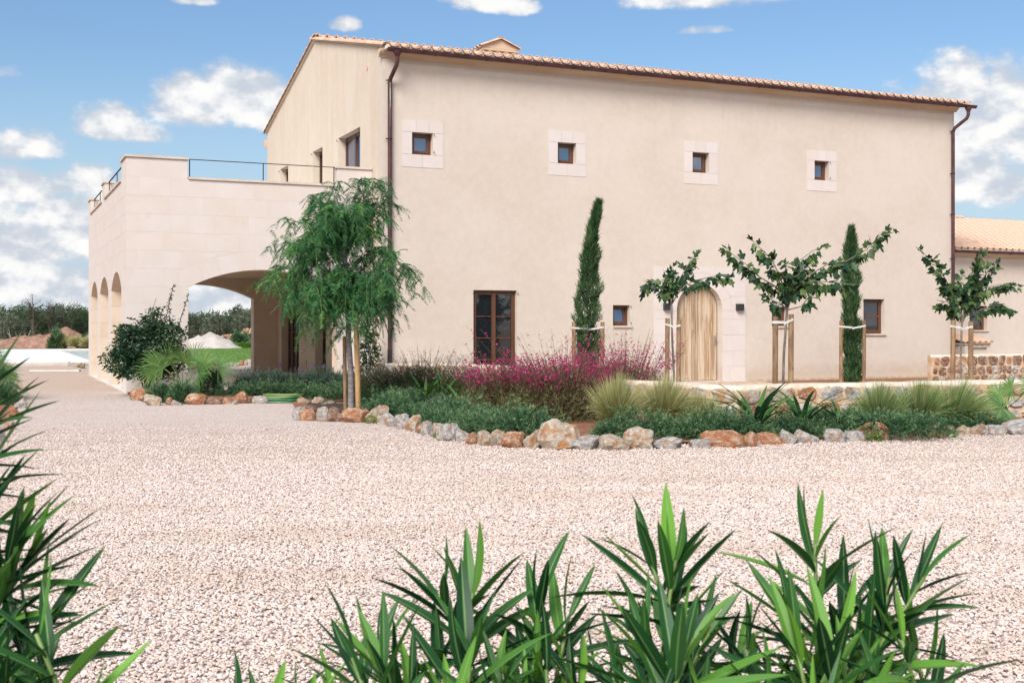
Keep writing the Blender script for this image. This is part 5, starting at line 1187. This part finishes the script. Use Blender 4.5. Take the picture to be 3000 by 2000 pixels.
# ---- feather grass
def stipa(label, px, Y, L0, seed, mat='stipa', spread=.75, lean=(0, 0), z=.05, n=3800, group='feather grass tufts', wid=.006):
    x0 = (px-1500)/F*Y; t = plant('feather_grass', label, 'ornamental grass', x0, Y, z, group); rs = np.random.RandomState(seed); a = rs.uniform(0, 2*PI, n); s_ = rs.uniform(0, 1, n)**.7*spread
    d = np.stack([np.cos(a)*s_+lean[0], np.sin(a)*s_+lean[1], np.ones(n)], 1); ln = L0*rs.uniform(.55, 1.08, n)
    foliage('blades', blades(np.stack([np.cos(a)*.06*s_, np.sin(a)*.06*s_, np.zeros(n)], 1), d, ln, wid, rs.uniform(.1, .55, n)*(s_/spread+.15), 5, [1, 1, .9, .75, .5, .2], np.clip(ln/L0*.75+rs.normal(size=n)*.25-.1, 0, 1), rs=rs), M[mat], t)
stipa('tawny feather grass tuft right of the pink bushes, first of the pair', 1805, 16.9, .84, 41, lean=(.06, -.1)); stipa('feather grass tuft second from the pink bushes', 1940, 17.2, .84, 42, lean=(.05, -.1)); stipa('small low feather grass tuft against the wall', 2045, 17.2, .55, 43, spread=1.1)
stipa('feather grass against the wall, leftmost of the right-hand three', 2575, 17.0, .74, 44, 'stipagreen', .8, (.05, -.1), .03); stipa('feather grass against the wall, middle of the right-hand three', 2690, 17.1, .78, 45, 'stipagreen', .8, (.1, -.1), .03); stipa('feather grass against the wall, rightmost of the right-hand three', 2785, 17.2, .80, 46, 'stipagreen', .95, (.3, -.1), .03)
for i, (px, Y) in enumerate(((190, 78), (228, 76), (262, 75))): stipa('round feather grass tuft by the pool, %s of three' % ('left', 'middle', 'right')[i], px, Y, .95, 47+i, 'stipa', 1.2, n=1500, z=.1, group='feather grass tufts by the pool', wid=.03)

# ---- strap-leaved plants
def strap_leaf(seed):
    rr = random.Random(seed); b = rr.uniform(.25, .75); vs = []; n = 8
    for i in range(n+1):
        t_ = i/n; w = .036*(math.sin(PI*min(1, .25+.75*t_))**.6 if t_ < 1 else 0)+.002; z = -b*t_**2.3; y = t_*(1-.12*b*t_)
        vs += [(-w, y, z+.012), (0, y, z), (w, y, z+.012)]
    fs = [q for i in range(n) for q in ((3*i, 3*i+1, 3*i+4, 3*i+3), (3*i+1, 3*i+2, 3*i+5, 3*i+4))]
    me = bpy.data.meshes.new('leaf'); me.from_pydata(vs, [], fs); me.materials.append(M['clivia']); me.polygons.foreach_set('use_smooth', [True]*len(fs)); return me
STRAP = [strap_leaf(i) for i in range(6)]
def strap_plant(label, px, Y, L0, seed, n=16, z=.05, group='strap-leaved plants'):
    x0 = (px-1500)/F*Y; t = plant('strap_leaf_plant', label, 'plant', x0, Y, z, group); rr = random.Random(seed)
    for i in range(n):
        a = i*2.4+rr.uniform(-.3, .3); el = rr.uniform(.75, 1.4); d = Vector((math.cos(a)*math.cos(el), math.sin(a)*math.cos(el), math.sin(el))); s = L0*rr.uniform(.7, 1.1)
        put('leaf', rr.choice(STRAP), t, (math.cos(a)*.03, math.sin(a)*.03, 0), orient(d), (s*1.1, s, s))
strap_plant('strap-leaved plant left of its group before the white bush', 1245, 21.2, .66, 51, 20, .12); strap_plant('strap-leaved plant in the middle of the group before the white bush', 1292, 21.5, .66, 52, 20, .12); strap_plant('strap-leaved plant nearest the pink bushes, with upright leaves', 1342, 20.7, .62, 53, 18, .12)
strap_plant('big strap-leaved plant by the wall left of its pair', 2215, 16.0, .84, 54, 26, .10); strap_plant('strap-leaved plant by the wall under the spreading boughs', 2350, 16.3, .76, 55, 22, .10); strap_plant('low strap-leaved plant beside the green feather grass', 2462, 16.2, .56, 56, 16, .12)

# ---- rosemary and other ground cover
def tuftfield(name, label, pts, R, H_, mat, n, L0=.07, W_=.009, seed=1, kind='stuff', droop=.1, upz=.35):
    rs = np.random.RandomState(seed); parts = []
    for (x, y, z, s) in pts:
        m_ = int(n*s); c = rand_dir(m_, -.05, 1, rs)*rs.uniform(.5, 1, (m_, 1))**.5*[R*s, R*s, H_*s]; l = np.array([mnoise.noise(Vector((p[0]*6+x, p[1]*6+y, p[2]*6))) for p in c]); c *= (1+.75*l)[:, None]
        d = c/np.array([R*s, R*s, H_*s])+rs.normal(size=(m_, 3))*.55+[0, 0, upz]; k = np.round(c*[9, 9, 9])  # sprigs lean together
        d += .5*np.stack([np.sin(k[:, 0]*12.9+k[:, 1]*7.1), np.cos(k[:, 1]*5.3+k[:, 2]*3.1), np.zeros(m_)], 1)
        rnd = np.clip(rs.rand(m_)*.55+l*.6+.15, 0, 1); q_ = rs.rand(m_) < .24; c, d, rnd = c[q_], nrm(d[q_]), rnd[q_]; m_ = len(c); ln = rs.uniform(.8, 1.8, m_)*L0      # rosemary sprigs: a stalk with short needles all round
        parts.append(blades(c+[x, y, z], d, ln, W_*.5, .25, 1, [1, .5], rnd*.6, rs=rs))
        for f in (.12, .25, .38, .5, .6, .7, .8, .88, .95, 1.0):
            base = c+d*ln[:, None]*f+np.array([0, 0, -1.])*ln[:, None]*.25*f*f+[x, y, z]
            parts.append(blades(base, d*1.0+rs.normal(size=(m_, 3))*.75, L0*rs.uniform(.28, .5, m_), W_*.85, 0, 1, [1, .4], np.clip(rnd+.25*(f-.5)+rs.normal(size=m_)*.08, 0, 1), rs=rs))
    V, Q, r = join_np(parts); o = put(name, np_mesh(name, V, Q, mat, r)); tag(o, label, None if kind == 'stuff' else 'plant', kind=kind if kind == 'stuff' else None); return o
def pxline(pts, n, z=.04, jit=.15, seed=1):
    rr = random.Random(seed); o = []
    for i in range(n):
        q = (i+rr.random()*.6)/n*(len(pts)-1); k = min(len(pts)-2, int(q)); a, b = pts[k], pts[k+1]; p_ = G(a[0]+(b[0]-a[0])*(q-k), a[1]+(b[1]-a[1])*(q-k)); o.append((p_.x+rr.uniform(-jit, jit), p_.y+rr.uniform(-jit, jit), z, rr.uniform(.5, 1.25)))
    return o
ros = pxline([(1120, 1215), (1190, 1232), (1300, 1262), (1400, 1276), (1520, 1284), (1570, 1290)], 20, seed=1)+pxline([(1100, 1195), (1180, 1205), (1230, 1215)], 5, seed=5)+pxline([(1250, 1240), (1360, 1255), (1420, 1262)], 7, seed=6)
tuftfield('ground_cover', 'creeping rosemary spreading behind the edging rocks in the left half of the bed', ros, .40, .27, M['rosemary'], 1700, L0=.085, seed=61)
ros = pxline([(1730, 1288), (1900, 1283), (2040, 1288), (2120, 1288)], 11, seed=2)
tuftfield('ground_cover', 'creeping rosemary under the tawny feather grass', ros, .38, .24, M['rosemary'], 1700, L0=.085, seed=62)
ros = pxline([(2110, 1284), (2300, 1282), (2450, 1272), (2640, 1262), (2760, 1260), (2830, 1262)], 22, seed=3)+pxline([(2420, 1262), (2500, 1254), (2700, 1250), (2790, 1250)], 10, z=.04, seed=4)+[(G(2600, 1285).x, G(2600, 1285).y, .07, 1.35), (G(2680, 1285).x, G(2680, 1285).y, .08, 1.25), (G(2540, 1280).x, G(2540, 1280).y, .10, 1.2)]
tuftfield('ground_cover', 'thick green creeping rosemary below the garden wall on the right', ros, .38, .16, M['rosemary'], 1900, L0=.085, seed=63)
ros = pxline([(905, 1172), (1000, 1170), (1110, 1176)], 9, seed=7)+pxline([(880, 1160), (1040, 1155), (1150, 1168)], 9, seed=8)+pxline([(690, 1163), (780, 1160), (900, 1158)], 10, seed=9)
tuftfield('ground_cover', 'low green ground cover in front of the lavender row', ros, .42, .22, M['rosemary'], 1300, seed=64)
def bushy(name, label, cat, px, py, R, H_, mat, n, L0, W_, seed, group=None, dY=0, z=.03, stems=0, upz=.6):
    p_ = G(px, py); t = plant(name, label, cat, (px-1500)/F*(p_.y+dY), p_.y+dY, z, group); rs = np.random.RandomState(seed); c = rand_dir(n, -.1, 1, rs)*rs.uniform(.35, 1, (n, 1))**.5
    l = np.array([mnoise.noise(Vector((a[0]*2.6+seed, a[1]*2.6, a[2]*2.6))) for a in c]); c = c*(1+.55*l)[:, None]*[R, R, H_]; c[:, 2] = np.maximum(c[:, 2], .0)
    d = c/[R, R, H_]+rs.normal(size=(n, 3))*.5+[0, 0, upz]; foliage('foliage', blades(c, d, rs.uniform(.6, 1.2, n)*L0, W_, .1, 1, [1, .35], np.clip(rs.rand(n)*.7+l*.5+.1, 0, 1), rs=rs), mat, t)
    if stems:
        m_ = stems; c = rand_dir(m_, .35, 1, rs)*[R*.8, R*.8, H_]; foliage('flower_spikes', [blades(c, np.tile([0, 0, 1.], (m_, 1))+rs.normal(size=(m_, 3))*.12, rs.uniform(.10, .26, m_), .005, 0, 1, [1, 1], rs=rs)], M['lavender'], t)
        e = c+[0, 0, .16]; foliage('flowers', [blades(e, np.tile([0, 0, 1.], (m_, 1)), .07, .022, 0, 1, [1, .4], rs=rs) for _ in range(2)], M['lavflower'], t)
    return t
names = ['leftmost lavender clump of the row under the porch arch', 'second lavender clump from the left in the row', 'third lavender clump from the left in the row', 'middle lavender clump of the row', 'lavender clump right of the middle of the row', 'lavender clump second from the tree stakes', 'lavender clump just left of the tree stakes', 'lavender clump hidden partly behind the tree stakes']
for i in range(8): bushy('lavender', names[i], 'lavender', 733+46*i, 1154+(-1 if i % 2 else 1), .40, .40+.02*(i % 3), M['lavender'], 4200, .085, .011, 70+i, 'lavender row before the porch', stems=9)
bushy('rosemary_bush', 'upright dark green rosemary bush alone before the porch floor', 'shrub', 612, 1160, .30, .56, M['rosemary'], 5200, .075, .011, 81)
bushy('juniper', 'bright green low shrub in front of the palm, left half', 'shrub', 478, 1180, .30, .30, M['rosemary'], 3200, .09, .012, 82, dY=.2); bushy('juniper', 'bright green low shrub in front of the palm, spilling over the rocks', 'shrub', 535, 1182, .27, .36, M['rosemary'], 3200, .09, .012, 83, dY=.1)
bushy('lavender', 'small grey lavender in front of the strap-leaved plants', 'lavender', 1288, 1222, .26, .28, M['lavender'], 2600, .07, .01, 84); bushy('lavender', 'tiny grey lavender beside the pink bush', 'lavender', 1373, 1216, .16, .18, M['lavender'], 1200, .06, .01, 85)
bushy('juniper', 'clump of creeping green shrub on the left edge, nearest the deck', 'shrub', -22, 1118, .50, .42, M['rosemary'], 6000, .10, .014, 86, group='left edge shrubs'); bushy('juniper', 'clump of creeping green shrub on the left edge, behind the leaf tips', 'shrub', -8, 1185, .42, .36, M['rosemary'], 5000, .09, .012, 87, group='left edge shrubs')
bushy('oleander_bush', 'round green bush standing before the red earth heap', 'shrub', 165, 1022, .52, 1.15, M['rosemary'], 2600, .2, .04, 88); bushy('oleander_bush', 'grey-green bush in front of the pale gravel heap', 'shrub', 612, 1020, .48, .72, M['olive'], 2200, .18, .04, 89); bushy('oleander_bush', 'fresh green bush between gravel heap and porch pier', 'shrub', 700, 1019, .62, 1.05, M['rosemary'], 3400, .2, .04, 90)
bushy('oleander_bush', 'dark green bush at the pool edge beside the porch', 'shrub', 258, 1020, .45, 1.0, M['holm'], 2200, .2, .04, 91)
tuftfield('ground_cover', 'low bright green plants along the far edge of the lawn', [(p_.x, p_.y, 0, s) for p_, s in ((G(665, 1020), 1), (G(690, 1020), .9), (G(720, 1020), 1.1), (G(740, 1020), 1))], .5, .3, M['lawn'], 500, .15, .05, 65)
WEED = [', left of the big boulder', ' at the ring of the feathery tree', ' below the low strap-leaved plant', ' near the right edge', ' at the porch corner', ' under the green feather grass', ' in the middle of the left curve']
for i, (px, py) in enumerate(((1462, 1296), (1090, 1238), (2420, 1285), (2770, 1280), (400, 1170), (2555, 1292), (1292, 1282))):
    p_ = G(px, py); t = plant('weed', 'small green weed sprouting between edging rocks' + WEED[i], 'weed', p_.x, p_.y-.12, 0, 'weeds between the edging rocks'); rs = np.random.RandomState(i)
    foliage('leaves', blades(rand_dir(160, 0, 1, rs)*[.10, .07, .12], rand_dir(160, 0, 1, rs), .045, .03, .3, 1, rs=rs), M['lawn'], t)

# ---- dark climbing shrub with long bare shoots at the porch corner
def climber(label, px, Y, R, H_, shoots, seed, n=5200, mat='darkbush', cat='shrub', name='climbing_shrub', sy=.7, z0=.15):
    x0 = (px-1500)/F*Y; t = plant(name, label, cat, x0, Y); rs = np.random.RandomState(seed); c = rand_dir(n, -.55, 1, rs)*rs.uniform(.3, 1, (n, 1))**.45
    l = np.array([mnoise.noise(Vector((a[0]*2.2+seed, a[1]*2.2, a[2]*2.6))) for a in c]); c = c*(1+.75*l)[:, None]*[R, R*sy, H_*.55]; c[:, 2] = np.maximum(c[:, 2]+H_*.52, z0*rs.rand(n)); parts = [blades(c, rand_dir(n, -.7, .6, rs), rs.uniform(.05, .085, n), .042, .25, 1, [.8, .45], np.clip(rs.rand(n)*.6+l*.5+.1, 0, 1), rs=rs)]
    mb = MB()
    for i in range(9): a = rs.uniform(0, 6.28); mb.tube([(0, 0, -.03), (math.cos(a)*R*.3, math.sin(a)*R*.2, H_*.4), (math.cos(a)*R*.6, math.sin(a)*R*.4, H_*.85)], [.02, .012, .005], 5)
    for pts, dens in shoots:
        p3 = [P(x, y, Y+rs.uniform(-.15, .15))-Vector((x0, Y, .03)) for x, y in pts]; m_ = len(p3); mb.tube(p3, [.010-.007*i/(m_-1) for i in range(m_)], 5)
        k = int(dens); q = rs.uniform(0, m_-1.001, k); A = np.array([p3[int(v)].lerp(p3[int(v)+1], v-int(v))[:] for v in q]); parts.append(blades(A, rand_dir(k, -.6, .8, rs), rs.uniform(.035, .07, k), .03, .2, 1, [.8, .45], rs=rs))
    mb.put('stems', M['darkbark'], t); foliage('leaves', parts, M[mat], t)
climber('dark leafy climbing shrub with long bare shoots at the porch corner', 428, 25.4, .74, 1.55, [([z for z in pts], d) for pts, d in (
    ([(480, 960), (490, 915), (500, 870), (509, 832)], 90), ([(448, 960), (446, 910), (458, 872)], 12), ([(520, 980), (530, 930), (545, 885), (552, 860)], 40), ([(470, 960), (470, 920), (484, 895)], 45), ([(460, 960), (460, 915), (466, 900)], 40),
    ([(500, 970), (495, 930), (500, 905)], 40), ([(430, 960), (395, 935), (372, 930)], 45), ([(440, 960), (420, 930), (425, 925)], 35), ([(400, 980), (350, 962), (328, 953)], 20), ([(400, 990), (350, 975), (322, 975)], 12), ([(370, 1020), (340, 1012), (322, 1010)], 25),
    ([(530, 990), (545, 965), (555, 940)], 30), ([(380, 1080), (350, 1100), (342, 1107)], 35), ([(520, 1000), (550, 990), (572, 985)], 20))], 91, 9500)
climber('leafy vine climbing the porch pier behind the feathery tree', 1082, 27.3, .26, 1.35, [([(1085, 1000), (1080, 960), (1092, 925)], 50), ([(1075, 1000), (1072, 960), (1078, 940)], 40), ([(1090, 1000), (1105, 975), (1108, 985)], 40)], 92, 900, 'darkbush', 'vine', 'vine', .5, .3)
mb = MB(); a = P(457, 1150, 25.0); a.z = 0; b = P(457, 1085, 25.0); mb.tube([a, b], .022, 10); tag(mb.put('tree_stake', M['stake_new'], None, True), 'thin short stake in front of the dark climbing shrub', 'stake')

# ---- fan palms
def fan_palm(label, px, Y, L0, seed, n=20, zt=.18, fans=None, fan_r=.46):
    x0 = (px-1500)/F*Y; t = plant('fan_palm', label, 'palm', x0, Y, .03, 'fan palms'); rr = random.Random(seed); rs = np.random.RandomState(seed)
    mb = MB(); mb.tube([(0, 0, -.02), (0, 0, zt*.5), (0, 0, zt), (0, 0, zt+.08)], [.10, .11, .09, .05], 12); mb.put('trunk', M['palmtrunk'], t)
    for i in range(n):
        if fans and i < len(fans): fx, fz, fy = fans[i]; e = Vector((fx, fy, fz))
        else: a = i*2.4; el = rr.uniform(.25, 1.25); e = Vector((math.cos(a)*math.cos(el), math.sin(a)*math.cos(el), math.sin(el)))*L0*rr.uniform(.8, 1.05)
        s = Vector((e.x*.06, e.y*.06, zt)); m_ = s.lerp(e, .5)+Vector((0, 0, .06)); mb = MB(); mb.tube([s, m_, e], [.011, .008, .006], 5); fr = mb.put('frond', M['petiole'], t)
        ax = (e-m_).normalized(); sd = ax.cross(Vector((0, 0, 1))); sd = sd.normalized() if sd.length > .01 else Vector((1, 0, 0)); roll = rr.uniform(-.5, .5); nv = Vector((rr.uniform(-.35, .35), -.75, rr.uniform(.3, .9))); sd = ax.cross(nv).normalized(); up_ = sd.cross(ax); k = 26
        an = np.linspace(-1.9, 1.9, k)+rs.normal(size=k)*.03; d = np.cos(an)[:, None]*np.array(ax[:])+np.sin(an)[:, None]*np.array(sd[:])+.18*np.abs(np.sin(an))[:, None]*np.array(up_[:])
        V, Q, r = blades(np.tile(np.array(e[:]), (k, 1)), d, fan_r*rs.uniform(.85, 1.08, k)*(1-.22*np.abs(an)/1.75), .024, .20, 5, [.35, .8, 1, .85, .6, .12], np.clip(rs.rand(k)*.55+rr.uniform(0, .4), 0, 1), face=np.array(up_[:])[None], rs=rs)
        put('leaflets', np_mesh('leaflets', V, Q, M['palm'], r), fr)
sc_ = 25.1/F
fan_palm('low fan palm with pale green fans in front of the dark climbing shrub', 534, 25.1, .8, 101, 13, .16, [((x-534)*sc_*.92, (1160-y)*sc_*.9, dy) for x, y, dy in ((470, 1055, -.2), (440, 1065, .1), (492, 1040, -.1), (512, 1050, .3), (548, 1048, -.25), (590, 1055, .1), (610, 1060, -.2), (640, 1072, .2), (562, 1042, .2), (458, 1080, -.3), (600, 1088, -.35), (530, 1062, -.45))], .52)
fan_palm('fan palm reaching in at the right edge before the stone wall', 3062, 17.3, .78, 102, 16, .6, None, .33)
fan_palm('fan palm leaning in at the left edge above the rocks', -88, 24.0, .95, 103, 20, .5, None, .5)

# ---- coiled garden hose
p_ = G(820, 1181); hs_ = thing('garden_hose', 'green garden hose coiled flat on the gravel beside the rocks', 'garden hose', (p_.x, p_.y+.2, 0)); pts = []
for i in range(9*28+1):
    a = i/28*2*PI; k = i/28; lay = k % 4.5; r = .26+.05*math.sin(k*2.3)+.01*math.sin(i*.31); pts.append((math.cos(a)*(r+.09)+.02*math.sin(k*3), math.sin(a)*(r*.75)+.015*math.cos(k*5), .014+.017*k+.004*math.sin(i*.7)))
mb = MB(); mb.tube(pts[:6*28], .0125, 6); me = mb.mesh('coil', M['hose'], True); put('coil', me, hs_)
mb = MB(); mb.tube(pts[6*28-1:], .0125, 6); put('coil', mb.mesh('coil', M['hose2'], True), hs_)

# ---- oleander in the foreground
def ole_leaf(seed):
    rr = random.Random(seed); vs = []; ac = []; n = 9; bend = rr.uniform(-.06, .20); side = rr.uniform(-.06, .06)
    for i in range(n+1):
        t_ = i/n; w = .068*(math.sin(PI*t_**.85)**.75 if 0 < t_ < 1 else .02)*(1 if t_ < .8 else 1); z = -bend*t_**2; x = side*t_*t_
        for u_, e in ((-1, 1), (-.12, .1), (0, 0), (.12, .1), (1, 1)): vs.append((x+u_*w, t_, z+abs(u_)*w*.42)); ac.append(e)
    fs = [(5*i+k, 5*i+k+1, 5*i+k+6, 5*i+k+5) for i in range(n) for k in range(4)]
    me = bpy.data.meshes.new('leaf'); me.from_pydata(vs, [], fs); at = me.attributes.new('across', 'FLOAT', 'POINT'); at.data.foreach_set('value', ac); me.materials.append(M['oleander']); me.polygons.foreach_set('use_smooth', [True]*len(fs)); return me
OLE = [ole_leaf(i) for i in range(8)]
L1, L2 = .165, .185
def oleander(label, pxb, Yb, tips, seed, fill=None):
    bx = (pxb-1500)/F*Yb; t = plant('oleander', label, 'shrub', bx, Yb, 0, 'oleanders in the foreground'); rr = random.Random(seed); B0 = Vector((bx, Yb, 0)); mb = MB(); tips = list(tips)
    for i in range(fill[2] if fill else 0): tips.append((rr.uniform(fill[0], fill[1]), rr.uniform(1830, 2120), rr.uniform(1.8, 2.45), rr.uniform(-1.0, 1.0), rr.randint(16, 24), L1))
    for (px, py, Y, lean, n, L0) in tips:
        n = int(n*1.32); L0 *= 1.0
        tp = P(px, py, Y)-B0; ax = Vector((lean, rr.uniform(-.2, .2), 1.0)).normalized(); b0 = Vector((rr.uniform(-.07, .07)+tp.x*.15, rr.uniform(-.06, .06), 0)); c1 = b0+Vector((tp.x*.15, 0, tp.z*.5)); c2 = tp-ax*.42
        cv = [((1-s)**3)*b0+3*s*(1-s)**2*c1+3*s*s*(1-s)*c2+s**3*tp for s in [i/11 for i in range(12)]]; mb.tube(cv, [.009-.0055*i/11 for i in range(12)], 7)
        for k in range(n):
            f = k/n; dist = .010+.50*f**1.05; q = 0; i = 11; acc = 0
            while i > 1 and acc+(cv[i]-cv[i-1]).length < dist: acc += (cv[i]-cv[i-1]).length; i -= 1
            g = (dist-acc)/max(1e-5, (cv[i]-cv[i-1]).length); s = cv[i].lerp(cv[i-1], min(1, g)); tg = (cv[i]-cv[i-1]).normalized()
            a = k*2.0944+(k//3)*1.05+rr.uniform(-.25, .25); u_ = tg.orthogonal().normalized(); w_ = tg.cross(u_); rad = u_*math.cos(a)+w_*math.sin(a); el = .40+1.08*min(1, f*2.2)+rr.uniform(-.26, .26)
            d = (tg*math.cos(el)+rad*math.sin(el)).normalized(); sz = L0*rr.uniform(.82, 1.15)*(.72 if k < 3 else 1)
            put('leaf', rr.choice(OLE), t, s, orient(d, tg*-.2+Vector((0, 0, 1)) if abs(d.z) < .93 else tg*-1+rad, rr.uniform(-.45, .45)), (sz, sz, sz))
    me = mb.mesh('stem', M['greenstem'], True); put('stem', me, t)
L1, L2 = .165, .185
oleander('left clump of the long-leaved oleanders along the bottom of the view', 1280, 2.05, [(1071, 1900, 2.0, -.55, 22, L1), (1120, 1960, 1.9, -.3, 22, L1), (1286, 1740, 2.15, -.45, 26, L2), (1385, 1735, 2.15, .1, 27, L2), (1385, 1890, 1.95, .15, 24, L2), (1200, 2040, 1.9, -.2, 18, L1), (1480, 1990, 2.0, .3, 20, L1), (1330, 2060, 1.85, 0, 18, L1), (980, 2060, 1.95, -.5, 16, L1)], 201, (1000, 1480, 6))
oleander('slim oleander clump between the two largest ones', 1640, 2.15, [(1581, 1750, 2.2, .1, 20, L2), (1668, 1800, 2.2, .25, 22, L1), (1600, 1960, 2.05, -.1, 18, L1), (1700, 2010, 2.0, .1, 18, L1), (1530, 2050, 2.0, -.2, 16, L1)], 202, (1520, 1740, 4))
oleander('middle oleander clump in front of the big boulder', 1950, 2.05, [(1904, 1632, 2.2, -.35, 26, L2), (1979, 1640, 2.15, .15, 27, L2), (1885, 1850, 2.0, -.15, 24, L1), (1995, 1900, 1.95, .25, 24, L2), (2080, 1850, 2.1, .6, 18, L1), (1800, 1990, 2.0, -.45, 20, L1), (1930, 2040, 1.85, 0, 18, L1), (2090, 2050, 1.9, .3, 18, L1)], 203, (1780, 2120, 5))
oleander('rightmost and tallest oleander clump at the bottom of the view', 2440, 2.05, [(2388, 1590, 2.2, -.05, 28, L2), (2300, 1790, 2.1, -.6, 22, L2), (2605, 1690, 2.15, .15, 24, L1), (2708, 1690, 2.15, .7, 26, L1), (2334, 1890, 1.95, -.2, 24, L2), (2452, 1905, 1.95, .1, 26, L2), (2600, 1850, 2.1, .7, 22, L2), (2184, 1900, 2.1, -.3, 18, L1), (2240, 2040, 1.9, -.2, 18, L1), (2420, 2060, 1.85, .1, 18, L1), (2600, 2020, 1.95, .5, 20, L1), (2500, 1760, 2.2, .2, 18, L1)], 204, (2180, 2740, 7))
oleander('oleander reaching in along the left edge of the view', -160, 2.0, [(-30, 1250, 2.1, .75, 22, L2), (-60, 1150, 2.1, .6, 20, L2), (-20, 1190, 2.2, .9, 18, L1), (-10, 1330, 2.2, .8, 18, L2), (40, 1600, 2.0, .45, 27, L2), (70, 1560, 2.1, .2, 22, L1), (110, 1620, 2.1, .9, 22, L2), (150, 1800, 2.0, .6, 26, L2), (10, 1720, 2.0, .3, 24, L2), (40, 1960, 1.9, .35, 24, L2), (-20, 1450, 2.1, .3, 22, L1), (-40, 1900, 1.9, .1, 20, L1), (120, 2040, 1.9, .4, 18, L1)], 205, (-100, 140, 5))
oleander('low oleander tips just showing at the bottom left of centre', 740, 2.0, [(668, 2130, 1.95, -.2, 16, L1), (800, 2110, 1.95, .3, 18, L1), (900, 2080, 1.9, .1, 16, L1)], 206)

# ---- dry leaves and bits lying on the gravel
rs = np.random.RandomState(9); n = 170; Y = rs.uniform(4.5, 24, n); X = rs.uniform(-.42, .42, n)*Y
k = in_poly(X, Y, [(-9, 4), (9, 4), (10, 14.2), (0, 14), (-2.2, 17), (-3.6, 20.5), (-9, 22), (-9, 12)]); X, Y = X[k], Y[k]; n = len(X)
V, Q, r = blades(np.stack([X, Y, np.full(n, .020)], 1), rand_dir(n, -.05, .12, rs), rs.uniform(.02, .05, n), rs.uniform(.006, .014, n), .05, 1, [.8, .4], face=np.array([0, 0, 1.])[None], rs=rs)
o = put('leaf_litter', np_mesh('leaf_litter', V, Q, M['litter'], r)); tag(o, 'scattered dry leaf bits and twigs lying on the gravel', kind='stuff')
